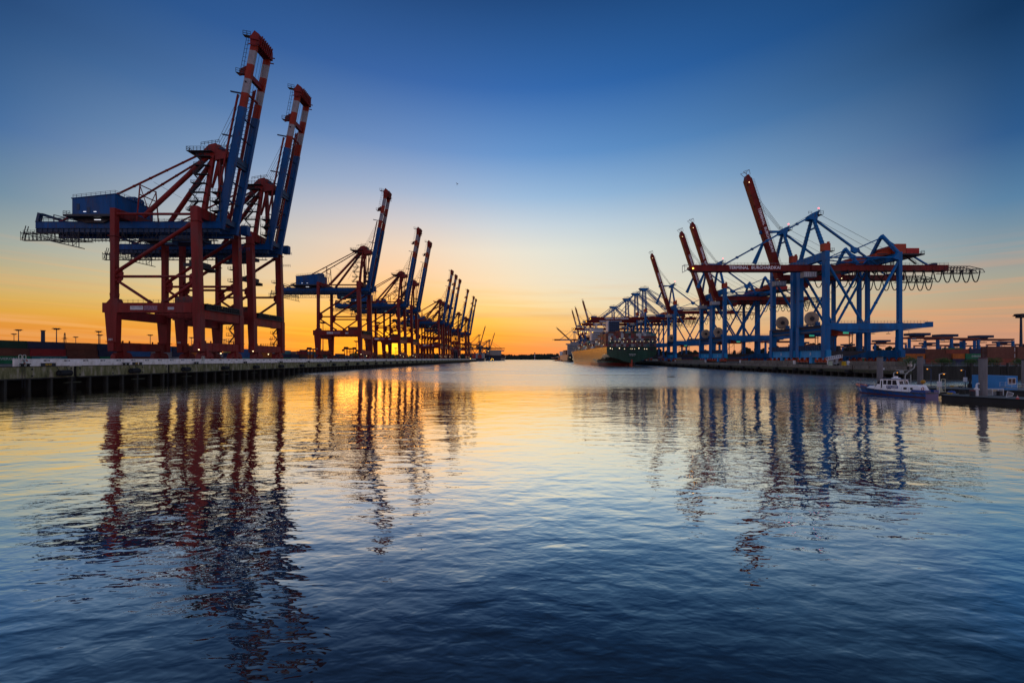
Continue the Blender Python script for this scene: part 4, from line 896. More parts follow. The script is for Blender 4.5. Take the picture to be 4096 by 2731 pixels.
# cranes of the far left terminal (booms point to the right there)
FARM = mat('far_dark_red_paint', (.10, .035, .04), .6, dirt=.3); FARB = mat('far_dark_blue_paint', (.03, .045, .08), .6, dirt=.3)
pal = (FARB, FARM, FARM)
fl = crane_right(False, 'p', -1, False, palette=pal, simple=True); fr_ = crane_right(True, 'p', -1, False, palette=pal, simple=True)
index_kids()
LB = 'cranes of the far left terminal'
for i, (X, Y, k, up, lab) in enumerate(((-121, 1640, 1.0, 0, 'tiny far crane past the left quay, boom lowered over a ship'), (-136, 1700, 1.0, 0, 'tiny far crane past the left quay, boom lowered, second from the tree line'),
        (-150, 1560, .92, 0, 'tiny far crane past the left quay, boom lowered, third from the tree line'), (-128, 1760, 1.1, 1, 'tiny far crane past the left quay, shorter one of two raised booms'),
        (-146, 1480, 1.16, 1, 'tiny far crane past the left quay, taller one of two raised booms'))):
    src = fr_ if up else fl
    first = (i in (0, 3)); o = src if first else dup(src)
    place(o, Y, lab, k, LB, X)
# ================================================================ CONTAINERS
CK = 1.25
CC = {'brown': (.13, .045, .03), 'red': (.26, .02, .025), 'navy': (.02, .03, .075), 'green': (.01, .16, .075), 'dark green': (.012, .05, .035), 'teal': (.05, .20, .22), 'white': (.50, .50, .50),
      'orange': (.46, .12, .02), 'blue': (.03, .10, .26), 'grey': (.20, .20, .22), 'rust red': (.22, .05, .03), 'yellow': (.42, .28, .05)}
def cmat(c):
    nm = 'container_' + c.replace(' ', '_')
    if nm in MT: return MT[nm]
    m = mat(nm, tuple(CK * q_ for q_ in CC[c]), .55, dirt=.3, dscale=.5); t = m.node_tree
    tx = t.nodes.new('ShaderNodeTexCoord'); sp_ = t.nodes.new('ShaderNodeSeparateXYZ'); t.links.new(tx.outputs['Object'], sp_.inputs[0])
    a = t.nodes.new('ShaderNodeMath'); a.operation = 'ADD'; t.links.new(sp_.outputs[0], a.inputs[0]); t.links.new(sp_.outputs[1], a.inputs[1])
    s = t.nodes.new('ShaderNodeMath'); s.operation = 'MULTIPLY'; s.inputs[1].default_value = 22; t.links.new(a.outputs[0], s.inputs[0])
    w = t.nodes.new('ShaderNodeMath'); w.operation = 'SINE'; t.links.new(s.outputs[0], w.inputs[0])
    bp = t.nodes.new('ShaderNodeBump'); bp.inputs['Distance'].default_value = .04; bp.inputs['Strength'].default_value = .8; t.links.new(w.outputs[0], bp.inputs['Height']); t.links.new(bp.outputs[0], t.nodes['Principled BSDF'].inputs['Normal'])
    return m
CM = {}
def cont(c, loc, lab, group, axis='y', h=2.6, L_=12.2):
    key = (c, axis, h, L_)
    if key not in CM:
        b = MB(); w = 2.44
        A = (lambda a0, a1, b0, b1, z0, z1, mi=0: b.box(b0, b1, a0, a1, z0, z1, mi)) if axis == 'y' else (lambda a0, a1, b0, b1, z0, z1, mi=0: b.box(a0, a1, b0, b1, z0, z1, mi))
        A(.12, L_ - .12, .06, w - .06, .06, h - .05)
        for a in (0, L_ - .18):
            for q in (0, w - .18): A(a, a + .18, q, q + .18, 0, h, 0)
        for q in (0, w - .12): A(.18, L_ - .18, q, q + .12, 0, .16, 0); A(.18, L_ - .18, q, q + .12, h - .12, h, 0)
        for a in (0, L_ - .1): A(a, a + .1, .18, w - .18, 0, .14); A(a, a + .1, .18, w - .18, h - .12, h)
        for q in (.5, .95, 1.45, 1.9): A(.03, .09, q, q + .05, .1, h - .1, 1)
        CM[key] = b.build('shipping_container', [cmat(c), GREY], None, loc); o = CM[key]
    else: o = CM[key].copy(); C.objects.link(o); o.location = loc
    return tag(o, lab, 'container', group)
TIER = ['bottom', 'second', 'third', 'fourth', 'fifth', 'sixth']
def tier(k, n): return 'top tier' if k == n - 1 else ('bottom tier' if k == 0 else f'{ORD[k + 1]} tier')
G = 'stacked containers behind the left quay wall'
near = {(0, 0): 'green', (1, 0): 'teal', (2, 0): 'brown', (3, 0): 'green', (0, 1): 'brown', (1, 1): 'red', (2, 1): 'brown', (3, 1): 'navy', (0, 2): 'dark green', (1, 2): 'navy', (2, 2): 'brown', (3, 2): 'navy', (-1, 0): 'teal', (-1, 1): 'brown', (-1, 2): 'dark green'}
mix = ['brown', 'brown', 'navy', 'rust red', 'brown', 'navy', 'dark green', 'red', 'grey', 'green', 'yellow', 'teal', 'blue', 'orange']
YS0 = 143.6
for i in range(-1, 21):
    Y = YS0 + 12.7 * i
    for k in range(3):
        c = near.get((i, k)) or random.choice(mix)
        if k == 2 and i in (8, 9, 15): continue
        if i == 8 and k == 1: c = 'grey'
        o = cont(c, (-192.6 + random.uniform(-.1, .1), Y + (0 if i > 3 else (-.5 * k)), 5.5 + 2.9 * k), f'{c} container behind the left quay wall, {ordn(i + 2)} stack from the left, {tier(k, 3)}', G, 'y', 2.87)
        if (i, k) == (0, 0): text('EVERGREEN', 7.6, .95, mat('container_letter', (.55, .6, .58), .6), o, (2.46, 2.4, 1.35), face='+x')
        if (i, k) == (1, 0): text('CHINA SHIPPING', 7.2, .9, mat('container_letter', (.55, .6, .58), .6), o, (2.46, 2.8, 1.35), face='+x')
        if (i, k) == (9, 1): text('EVERGREEN', 6, .8, mat('container_letter', (.55, .6, .58), .6), o, (2.46, 3, 1.1), face='+x')
# distant stacks on the left read as one band
b = MB(); ms = [cmat(c) for c in mix]
for i in range(21, 58):
    Y = YS0 + 12.7 * i
    for k in range(random.choice((2, 3, 3, 2))): b.box(-192.6, -190.2, Y, Y + 12.2, 5.5 + 2.9 * k, 5.5 + 2.9 * k + 2.8, random.randrange(len(mix)))
for r_ in range(3):
    for i in range(0, 50):
        Y = 180 + 13 * i
        for k in range(random.choice((1, 2, 3))): b.box(-210 - r_ * 14, -207.5 - r_ * 14, Y, Y + 12.2, 5.5 + 2.9 * k, 5.5 + 2.9 * k + 2.8, random.randrange(len(mix)))
tag(b.build('distant_containers', ms), 'far mass of stacked containers behind the left row of cranes', 'containers', kind='stuff')

# straddle carriers on the left apron
def straddle(loc, lab, s=1.0):
    t = thing('straddle_carrier', loc, lab, 'straddle carrier', 'straddle carriers on the left terminal')
    for y in (0, 4.6):
        b = MB(); b.box(-5.5, 5.5, y, y + .5, 0, .9)
        for x in (-4.6, -1.6, 1.6, 4.6): b.tube((x, y, .5), (x, y + .5, .5), .7, 12)
        b.build('bogie', DARK, t)
        b = MB()
        for x in (-4.8, -1.6, 1.6, 4.4): b.box(x, x + .45, y, y + .5, .9, 11.5)
        b.box(-5.5, 5.5, y - .1, y + .6, 11.5, 12.4); b.build('leg_frame', FARM, t)
    b = MB(); b.box(-5.2, 5.2, -.3, 5.4, 12.4, 12.8); b.box(-5.4, -2.4, .5, 4.6, 12.8, 14.0); b.box(3.0, 5.4, 1, 4, 12.8, 13.6); b.build('top_frame', DARK, t)
    b = MB(); b.box(-6.8, -5.4, -.6, 1.2, 9.6, 11.6); b.build('cab', FARM, t); b = MB(); b.box(-2.6, 3.4, 1.2, 3.6, 9, 9.5); b.build('spreader', DARK, t)
    t.scale = (s, s, s); return t
for i, (x, Y, z, s) in enumerate(((1247, 345, 5.5, .84), (1396, 330, 5.5, .84), (1440, 470, 5.5, .9), (1548, 560, 5.5, .9))):
    straddle((XW(x, Y), Y, z), f'dark straddle carrier showing above the left container stacks, {ordn(i + 1)} from the left', s)

# flood-light masts, chimney, pylon
def mast(x, ytop, Y, lab, zb=5.5, w=3.2, X=None):
    zt = H + (CY - ytop) * Y / F; t = thing('light_mast', (XW(x, Y), Y, zb), lab, 'light mast', 'floodlight masts round the terminals')
    b = MB(); b.tube((0, 0, 0), (0, 0, zt - zb), .55, 8, 0, .32); b.build('pole', FARB, t)
    b = MB()
    h = zt - zb
    b.box(-w, w, -w * .7, w * .7, h - .25, h); b.box(-w * .6, w * .6, -1, 1, h - 1.0, h - .25)
    for k in range(6): a = k * math.pi / 3; b.box(w * .8 * math.cos(a) - .5, w * .8 * math.cos(a) + .5, w * .6 * math.sin(a) - .5, w * .6 * math.sin(a) + .5, h, h + .7)
    b.build('lamp_head', DARK, t); return t
ml = [(56, 1336, 620, 'small one at the far left'), (74, 1320, 470, 'taller one at the far left'), (226, 1315, 420, 'tall one between chimney and pylon'), (303, 1348, 640, 'small one right of the pylon'), (395, 1326, 480, 'tall one close left of the nearest red crane'),
      (400, 1340, 560, 'low one just behind the tall mast'), (601, 1340, 560, 'between the landside legs of the nearest red crane'), (766, 1350, 640, 'beside the nearest crane waterside leg'), (897, 1358, 700, 'small one under the first crane pair'), (1084, 1357, 700, 'small one under the second red crane'),
      (1292, 1290, 400, 'tall one behind the third red crane'), (1509, 1290, 420, 'tall one behind the fourth red crane'), (1425, 1365, 560, 'small one under the third red crane'), (1583, 1392, 900, 'tiny one in the sun glow')]
for x, y, Y, lab in ml: mast(x, y, Y, 'floodlight mast on the left skyline, ' + lab)
mast(4084, 1262, 170, 'tall dark light mast at the right edge above the brown containers', 4.7, 2.0)
t = thing('chimney', (XW(172, 700), 700, 5.5), 'dark slim chimney on the left skyline', 'chimney'); b = MB(); zt = H + (1435 - 1322) * 700 / F; b.tube((0, 0, 0), (0, 0, zt - 5.5), 2.7, 12, 0, 2.4); b.build('stack', FARB, t); b = MB(); b.tube((0, 0, zt - 6), (0, 0, zt - 5), 3.4, 12); b.build('rim', DARK, t)
t = thing('pylon', (XW(259, 1500), 1500, 5.5), 'lattice power pylon on the left skyline', 'pylon'); hh = (1435 - 1329) * 1500 / F
b = MB()
for sx_ in (-1, 1):
    for sy_ in (-1, 1): b.tube((sx_ * 6, sy_ * 6, 0), (sx_ * .8, sy_ * .8, hh), .6, 4)
for k in range(12): z0, z1 = hh * k / 12, hh * (k + 1) / 12; w0, w1 = 6 - 5.2 * k / 12, 6 - 5.2 * (k + 1) / 12; b.tube((-w0, 0, z0), (w1, 0, z1), .4, 4); b.tube((w0, 0, z0), (-w1, 0, z1), .4, 4)
b.build('tower', DARK, t)
b = MB()
for z, w in ((hh * .55, 17), (hh * .78, 14)): b.prism([(-w, z), (0, z - .5), (w, z), (0, z + 3.4)], -.3, .3)
b.build('cross_arm', DARK, t)
b = MB(); x0 = XW(259, 1500)
for dz_ in (hh * .55, hh * .72):
    for sx_ in (-1, 1):
        p0_ = Vector((x0 + sx_ * 14, 1500, dz_ + 5)); p1_ = Vector((x0 + sx_ * 480, 1560, dz_ - 18)); b.path([p0_.lerp(p1_, k / 12) - Vector((0, 0, 26 * math.sin(math.pi * k / 12) * .6)) for k in range(13)], .25, 4)
tag(b.build('power_line', DARK), 'thin sagging power lines running from the pylon', 'power line')
# low building on the left skyline
b = MB(); b.box(XW(1150, 900), XW(1210, 900), 900, 930, 5.5, 24); b.box(XW(1196, 900), XW(1208, 900), 902, 920, 24, 28); tag(b.build('warehouse', mat('dusky_wall', (.10, .07, .07), .9)), 'low flat warehouse on the skyline right of the second red crane', 'warehouse')

# ================================================================ GREEN CONTAINER SHIP
SG = mat('ship_green_paint', (.022, .070, .048), .26, dirt=.45, dscale=.12, streak=True, spec=.28); SR = mat('ship_boot_red', (.20, .035, .03), .3, dirt=.35, dscale=.15)
SNAVY = mat('ship_navy_paint', (.012, .02, .035), .4, dirt=.3)
def hull(root, L_, hb0, zd, mats, zboot=3.2, tr=7.0, zs=None):
    zs = zs or [-.8, 1.5, zboot, 5, tr, 9, 12, 15.5, zd]
    ys = [0, 2, 5, 9, 14, 20, 28, 40, 60, 90, 130, 180, L_ * .68, L_ * .76, L_ * .83, L_ * .89, L_ * .94, L_ * .975, L_]
    b = MB(); prof = []
    for y in ys:
        row = []
        for z in zs:
            zz = max(z, 0)
            if zz >= tr: top = hb0 * min(1, (.50 + .5 * min(1, (zz - tr) / 4.0) ** .5) if zz < tr + 4 else 1); w = top + (hb0 - top) * min(1, y / 25)
            else:
                y0 = 3 + (tr - zz) * 2.2; w = 0 if y <= y0 else hb0 * (min(1, (y - y0) / 62)) ** .55
                if zz > tr - 2.2: w = max(w, hb0 * .38 * (1 if y >= 1 else .9))
            ly = L_ - 26 + 26 * (zz / zd) ** 1.2; s0 = L_ * .66
            if y > s0: q = min(1, (y - s0) / (ly - s0)); w *= max(0, 1 - q ** (2.0 + 1.6 * zz / zd)) 
            row.append(w)
        prof.append(row)
    for sgn in (-1, 1):
        vs = [(sgn * prof[i][j], min(ys[i], L_ - 26 + 26 * (max(zs[j], 0) / zd) ** 1.2), zs[j]) for i in range(len(ys)) for j in range(len(zs))]
        n = len(zs)
        for i in range(len(ys) - 1):
            for j in range(n - 1):
                b.add([vs[i * n + j], vs[(i + 1) * n + j], vs[(i + 1) * n + j + 1], vs[i * n + j + 1]], [(0, 1, 2, 3) if sgn > 0 else (3, 2, 1, 0)], 1 if zs[j + 1] <= zboot + .01 else 0)
    n = len(zs)
    for j in range(n - 1): b.add([(-prof[0][j], 0, zs[j]), (prof[0][j], 0, zs[j]), (prof[0][j + 1], 0, zs[j + 1]), (-prof[0][j + 1], 0, zs[j + 1])], [(0, 1, 2, 3)], 1 if zs[j + 1] <= zboot + .01 else 0)
    for i in range(len(ys) - 1): b.add([(-prof[i][-1], ys[i], zd - .6), (prof[i][-1], ys[i], zd - .6), (prof[i + 1][-1], ys[i + 1], zd - .6), (-prof[i + 1][-1], ys[i + 1], zd - .6)], [(0, 1, 2, 3)], 1)
    o = b.build('hull', mats, root, smooth=False); return o, prof, ys
ship = thing('container_ship', (109.8, 389, 0), 'big green container ship moored stern towards the viewer under the right cranes', 'ship')
hull(ship, 335, 24.2, 19.0, [SG, SR])
b = MB(); b.box(-.7, .7, -.4, 5.5, -.5, 6.4); b.build('rudder', mat('rudder_red', (.42, .06, .03), .5, dirt=.3), ship)
b = MB()
for x0, x1 in ((-21.5, -17.6), (-13.4, -9.6), (-7.8, -4.6), (-1.4, 3.4), (6.0, 9.2), (11.2, 15.6), (17.4, 21.2)): b.box(x0, x1, -.06, .25, 15.4, 18.4)
b.each('mooring_opening', DARK, ship)
def ship_lamp(x, y, z, r=.3, m=None):
    b = MB(); b.ball((0, 0, 0), r, n=5); b.build('lamp', m or LAMPW, ship, (x, y, z))
for x, z, r in ((-20.8, 17.6, .42), (-18.9, 17.0, .3), (-12, 17.6, .42), (-7, 17, .3), (-1, 17, .22), (.4, 17, .3), (2.8, 17, .22), (7, 17.6, .42), (12.4, 17, .3), (14.6, 17, .3)): ship_lamp(x, -.3, z, r)
text('SINGAPORE', 6.6, .95, mat('ship_letter', (.6, .62, .6), .5), ship, (-2.6, -.08, 11.2)); text('IMO 9300477', 5.2, .45, mat('ship_letter', (.6, .62, .6), .5), ship, (-1.9, -.08, 10.2))
b = MB()
for x in range(-24, 25, 1):
    pass
for y in range(3, 250, 5): b.tube((-24.1, y, 18.4), (-24.1, y, 20.6), .12, 4)
b.rail((-24.2, 1, 19), (-24.2, 255, 19), 1.1, 4, .07); b.rail((-24, -.1, 19), (24, -.1, 19), 1.1, 3, .06); b.build('railing', GREY, ship)
b = MB()
for k in range(9): x = -22.8 + k * 5.7; b.box(x - .12, x + .12, -.6, -.35, 19, 27.4)
for z in (21.9, 24.6, 27.3): b.box(-23.6, 23.6, -1.0, -.2, z - .1, z + .08)
for k in range(8): x = -22.8 + k * 5.7; b.tube((x, -.5, 22), (x + 5.7, -.5, 24.6), .09, 4) if k % 2 else b.tube((x + 5.7, -.5, 22), (x, -.5, 24.6), .09, 4)
b.build('lashing_bridge', GREY, ship)
for i, x in enumerate((-20.4, -11.8, -7.7)): ship_lamp(x, -1.2, 27.0, .22)
for k in range(11): ship_lamp(-21 + k * 4.1 + (k % 2) * .5, -1.2, 24.2, .22)
# containers on the aftermost bay: 20 across
GS = 'containers on the aft bay of the green ship'
cols = ['brown', 'rust red', 'brown', 'grey', 'white', 'brown', 'navy', 'rust red', 'white', 'grey', 'dark green', 'teal', 'brown', 'red']
hts = [5, 5, 5, 5, 5, 6, 6, 6, 6, 6, 6, 6, 6, 6, 5, 5, 5, 5, 5, 5]
for i in range(20):
    for k in range(6):
        if k >= hts[i]: continue
        rnd = random.Random(i * 31 + k * 7); c = rnd.choice(cols)
        cont(c, (109.8 - 24.6 + 2.46 * i, 391 if k < 5 else 393.5, 19.2 + 2.62 * k), f'{c} container on the green ship\'s stern, {ordn(i + 1)} row from the left, {"extra tier" if k == 5 else tier(k, 5)}', GS)
# further bays forward (seen end-on and from the side) as one mass
b = MB(); y = 405.0; ms = [cmat(c) for c in cols]
for bay, ht in enumerate((6, 6, 4, 5, 3, 2, 4, 3, 4, 3, 2, 3, 2)):
    y0 = 391 - 389 + 14.2 * (bay + 1)
    if bay in (3,): continue
    for i in range(20):
        if 24.2 * (1 if y0 < 230 else max(.2, 1 - (y0 - 230) / 130)) < abs(-24.6 + 2.46 * i + 1.2): continue
        for k in range(max(1, ht + random.choice((0, 0, -1, 0)))): b.box(-24.6 + 2.46 * i, -22.24 + 2.46 * i, y0, y0 + 12.2, 19.2 + 2.62 * k, 21.75 + 2.62 * k, random.randrange(len(cols)))
o = b.build('container_load', ms); o.location = (109.8, 389, 0); tag(o, 'stacked containers filling the middle and forward bays of the green ship', 'containers', kind='stuff')
b = MB(); b.box(-9.4, -8.2, 62, 72, 19, 50.5, 1); b.box(-8.2, 3.2, 60, 73, 19, 49.5)  # white slab paints in the lit left face of the funnel
for z in range(5):
    for k in range(5): b.box(-7.4 + k * 2.1, -6.2 + k * 2.1, 59.9, 60, 36 + z * 2.6, 37.4 + z * 2.6, 2)
b.build('funnel', [mat('funnel_blue_grey', (.03, .06, .13), .5, dirt=.3), WHITE, DARK], ship)
b = MB(); b.box(-8.5, 8, 170, 182, 19, 49); b.box(-23, 23, 174, 177, 46.4, 47.6); b.box(-9, 9, 172, 180, 49, 50.6); b.tube((0, 176, 51), (0, 176, 60), .5, 6); b.box(-20, -19, 172, 173, 44, 46.6); dh = b.build('deckhouse', WHITE, ship)
b = MB(); b.box(-8, 8, 171.9, 172, 49.4, 50.2)
for z in range(8): b.box(-7, 7, 169.9, 170, 22 + z * 3, 23.1 + z * 3)
b.each('window', GLASS, dh)
for k, (x, y, z) in enumerate(((-23, 168, 44.6), (-14, 168, 44.4), (-7, 168, 44.6), (-10.8, 80, 38.5), (-22, 190, 44.6), (-24.8, 150, 44), (-24.8, 120, 42))): ship_lamp(x, y, z, .42, LAMPY if k < 5 else LAMPW)
for k in range(12): ship_lamp(-24.9, 12 + k * 20, 21.5 + (k * 7 % 5) * 1.2, .22)
for i, (x, q) in enumerate(((20, (150.5, 372, 4.9)), (23, (151, 404, 4.9)))):
    b = MB(); p_ = Vector((109.8 + x, 389.5, 17)); q_ = Vector(q); b.path([p_.lerp(q_, k / 8) - Vector((0, 0, 1.2 * math.sin(math.pi * k / 8))) for k in range(9)], .09, 5)
    tag(b.build('mooring_line', ROPE), ('slack', 'taut')[i] + ' mooring line from the green ship stern to the right quay', 'mooring line')
# ---- second ship beyond
sh2 = thing('container_ship', (142, 973, 0), 'dark container ship moored beyond the green one, white bridge at its stern', 'ship')
hull(sh2, 230, 21.5, 17.5, [SNAVY, SNAVY], tr=7)
b = MB(); b.box(-21.6, -21.4, 20, 190, 4, 17.4); b.build('side_plating', mat('pale_hull', (.30, .22, .20), .4, dirt=.3), sh2)
b = MB(); b.box(-21, 10, 14, 26, 17, 42); b.box(-25, 22, 15, 24, 42, 45); b.box(-14, 6, 16, 22, 45, 49)
for z in range(6): b.box(-20, 9, 13.9, 14, 20 + z * 3.6, 21 + z * 3.6, 1)
b.build('deckhouse', [mat('dusk_grey_white', (.30, .29, .30), .6, dirt=.3), DARK], sh2)
b = MB()
for k in range(6): b.box(-20.5, 19, 60 + k * 14, 72 + k * 14, 17, 17 + random.choice((8, 11, 13)), k % 3)
b.build('container_load', [cmat('brown'), cmat('grey'), cmat('navy')], sh2)
for x, z in ((-17, 12), (-17, 10), (-9, 12), (-9, 10), (-5, 12), (-2, 10), (-11, 6), (-6, 6)): b = MB(); b.ball((x, -.6, z), .45, n=5); b.build('lamp', LAMPW, sh2)
sh3 = thing('bulk_carrier', (150, 1330, 0), 'small reddish ship hull farthest away on the right side of the fairway', 'ship')
b = MB(); b.prism([(-36, 12), (-10, 12), (-10, 5), (-22, 5), (-22, 1), (-40, -1), (-34, -1), (20, -1), (20, 16), (-10, 16), (-34, 9)], 0, 90); b.build('hull', mat('faded_red_hull', (.35, .10, .07), .5, dirt=.3), sh3); b = MB(); b.box(-12, 10, 10, 22, 16, 32); b.build('deckhouse', WHITE, sh3)
# ship of the far left terminal
sh4 = thing('container_ship', (XW(1985, 1700), 1700, 0), 'far dark container ship with pale bridge under the distant left cranes', 'ship')
b = MB(); b.prism([(-64, 0), (34, 0), (40, 22), (-64, 22)], 0, 60); b.prism([(20, .5), (34.2, .5), (36.2, 10), (20, 10)], -.4, 0, 1); b.build('hull', [SNAVY, mat('pale_bow', (.35, .28, .2), .6)], sh4)
b = MB(); b.box(-45, 20, 10, 40, 22, 40); b.prism([(-48, 40), (30, 40), (36, 45), (-40, 46)], 10, 34); b.box(-44, -20, 4, 10, 16, 24, 1); b.build('deckhouse', [mat('dusk_white', (.32, .28, .25), .7), cmat('red')], sh4)
for x, z in ((-52, 40), (-34, 40), (-22, 3), (-18, 8), (-12, 5)): b = MB(); b.ball((x, -1.5, z), .9, n=5); b.build('lamp', LAMPY, sh4)
t = thing('container_ship', (XW(1915, 1250), 1250, 0), 'small dark red laden ship stern just right of the end of the left quay', 'ship'); b = MB(); b.prism([(-24, -1), (16, -1), (18, 9), (-24, 9)], 0, 60); b.build('hull', SNAVY, t)
b = MB()
for k in range(6): b.box(-22 + k * 6.2, -16.2 + k * 6.2, 2, 40, 9, 9 + random.choice((11, 14, 16)), k % 3)
b.build('container_load', [cmat('rust red'), cmat('red'), cmat('grey')], t); b = MB(); b.ball((-26, -1, 8), .9, n=5); b.build('lamp', LAMPY, t)
t = thing('office_building', (XW(1833, 800), 800, 5.5), 'small grey building at the foot of the far red cranes on the left quay', 'building'); b = MB(); b.box(-9, 3, 0, 12, 0, 18); b.box(-9.5, 3.5, -.5, 12.5, 18, 19.4, 1)
b.build('wall', [mat('dusk_grey_wall', (.12, .14, .18), .8), GREY], t); b = MB()
for k in range(3): b.box(-8 + k * 3.6, -6 + k * 3.6, -.1, 0, 3, 15)
b.each('window', GLASS, t)
# ================================================================ RIGHT YARD
def gantry(lab, loc, s=1):
    t = thing('yard_gantry_crane', loc, lab, 'yard crane', 'blue and brown yard gantry cranes behind the right quay'); W_ = 41; D = 13; Z = 24
    for v in (0, D):
        b = MB(); b.box(-1, W_ + 1, v - .6, v + .6, Z - 1.7, Z); b.box(-2, W_ * .72, v - .9, v - .6, Z - .4, Z - .1); b.build('main_beam', mat('gantry_brown', (.16, .045, .035), .5, dirt=.3), t)
    for u in (0, W_):
        b = MB(); b.box(u - .8, u + .8, .6, D - .6, Z - 2, Z - .2); b.build('end_beam', mat('gantry_red', (.30, .04, .03), .5, dirt=.3), t)
        for v in (0, D): b = MB(); b.beam((u, v, Z - 2.2), (u, v, .8), 1.6, 1.8); b.build('leg', BLUE2, t)
        b = MB(); b.box(u - .7, u + .7, -2, D + 2, .2, 1.2); b.build('sill_beam', BLUE2, t)
    q = 14
    b = MB(); b.box(q - 8, q + 8, 1, D - 1, Z + 1.3, Z + 3.8)
    for k in range(11): b.box(q - 7.8 + k * 1.5, q - 7.6 + k * 1.5, .92, 1, Z + 1, Z + 3.5)
    b.prism([(q - 6, Z + 1.3), (q + 6, Z + 1.3), (q + 4, Z - .1), (q - 4, Z - .1)], 4, D - 4); b.build('trolley_house', DBLUE, t)
    b = MB(); b.box(q - 3, q + 3, 3, D - 3, Z - 4.2, Z - 3.5)
    for du in (-2, 2): b.tube((q + du, 5, Z - 3.5), (q + du, 5, Z), .08, 4)
    b.build('spreader', DARK, t)
    b = MB(); b.box(W_ * .04, W_ * .04 + 4, -1, -.7, Z - 3, Z - 1.2); b.build('sign_panel', GREY, t)
    t.scale = (s, s, s); return t
g0 = None
gs = [(3637, 400, 1.03, 'tallest yard gantry crane, just right of the nearest blue crane'), (3752, 420, 1.03, 'large yard gantry crane in the middle of the right yard'), (3898, 440, 1.03, 'large yard gantry crane behind the brown containers at right'),
      (3500, 520, .98, 'yard gantry crane half hidden by the nearest blue crane leg'), (3690, 600, .98, 'smaller distant yard gantry crane behind the tallest one'), (3815, 620, .98, 'smaller distant yard gantry crane behind the middle ones'), (3990, 560, .98, 'distant yard gantry crane at the far right edge'),
      (2745, 470, .95, 'yard gantry crane seen low, nearest to the green ship'), (3062, 450, .95, 'yard gantry crane seen low between the blue crane pairs'), (3180, 560, .95, 'yard gantry crane seen under the nearest blue cranes'), (3370, 600, .9, 'yard gantry crane under the landside beam of the nearest blue crane')]
for i, (x, Y, s, lab) in enumerate(gs):
    if g0 is None: g0 = gantry(lab, (XW(x, Y), Y, 4.7), s); index_kids(); o = g0
    else: o = dup(g0); o.location = (XW(x, Y), Y, 4.7); o['label'] = lab; o.scale = (s, s, s)
GY = 'stacked containers in the right yard'
def row(x0, n, Y, cl, h, name, zb=4.7, Ls=12.2):
    X0 = XW(x0, Y)
    for i in range(n):
        for k in range(h if isinstance(h, int) else h[i]):
            c = cl[(i * 3 + k) % len(cl)] if not isinstance(cl, dict) else cl.get((i, k), 'brown')
            o = cont(c, (X0 + i * (Ls + .35), Y, zb + 2.6 * k), f'{c} container {name}, {ordn(i + 1)} from the left, {tier(k, h if isinstance(h, int) else h[i])}', GY, 'x', 2.6, Ls)
            yield i, k, o
LET = mat('container_letter', (.55, .6, .58), .6)
for i, k, o in row(3604, 2, 200, {(0, 0): 'grey', (0, 1): 'orange', (1, 0): 'rust red', (1, 1): 'brown', (0, 2): 'navy', (1, 2): 'rust red'}, [3, 2], 'in the row behind the bushes'): pass
for j_, (x_, c_, L2, lab) in enumerate(((3806, 'navy', 0, ''), (3811, 'orange', 6.06, 'short orange container above the bushes, beside the green one'), (3863, 'green', 12.2, 'green container with white lettering above the bushes'), (3964, 'rust red', 12.2, 'rust red container above the bushes, right of the green lettered one'))):
    if not L2: continue
    cont('navy' if j_ == 1 else ('brown', 'brown', 'navy', 'brown')[j_], (XW(x_, 200), 200, 4.7), 'dark container under the ' + ('short orange', 'green lettered', 'rust red')[j_ - 1] + ' one behind the bushes', GY, 'x', 2.6, L2)
    o = cont(c_, (XW(x_, 200), 200, 7.3), lab, GY, 'x', 2.6, L2)
    if c_ == 'green': text('EVERGREEN', 6, .9, LET, o, (3, -.01, .9))
for i, k, o in row(3690, 5, 212, {(0, 2): 'brown', (1, 2): 'rust red', (2, 2): 'navy', (3, 2): 'red', (4, 2): 'teal'}, 3, 'in the second right yard row'): pass
for i, k, o in row(3950, 3, 168, {(0, 0): 'rust red', (0, 1): 'brown', (0, 2): 'brown', (1, 0): 'brown', (1, 1): 'brown', (1, 2): 'brown', (2, 0): 'brown', (2, 1): 'rust red', (2, 2): 'green'}, [3, 3, 2], 'in the stack at the right edge'):
    b = MB(); b.box(11.3, 11.55, -.02, 0, .5, 2.1); b.build('marking', WHITE, o)
for i, k, o in row(3500, 6, 285, ['brown', 'green', 'white', 'rust red', 'navy', 'dark green', 'red'], [3, 3, 4, 3, 4, 3], 'far back in the right yard'):
    if (i, k) == (0, 1): pass
for i, k, o in row(3380, 4, 240, ['green', 'grey', 'brown', 'teal', 'rust red'], [2, 2, 2, 3], 'seen under the nearest blue crane'): pass
b = MB(); ms = [cmat(c) for c in mix]
for r_, (x0, Y, n) in enumerate(((2680, 430, 30), (2700, 520, 34), (2650, 600, 40), (3300, 340, 12), (3800, 330, 8), (3700, 380, 10))):
    for i in range(n):
        for k in range(random.choice((1, 2, 3, 3))): X = XW(x0, Y) + i * 12.6; b.box(X, X + 12.2, Y, Y + 2.4, 4.7 + 2.6 * k, 7.2 + 2.6 * k, random.randrange(len(mix)))
tag(b.build('distant_containers', ms), 'far mass of container stacks spread over the right yard', 'containers', kind='stuff')
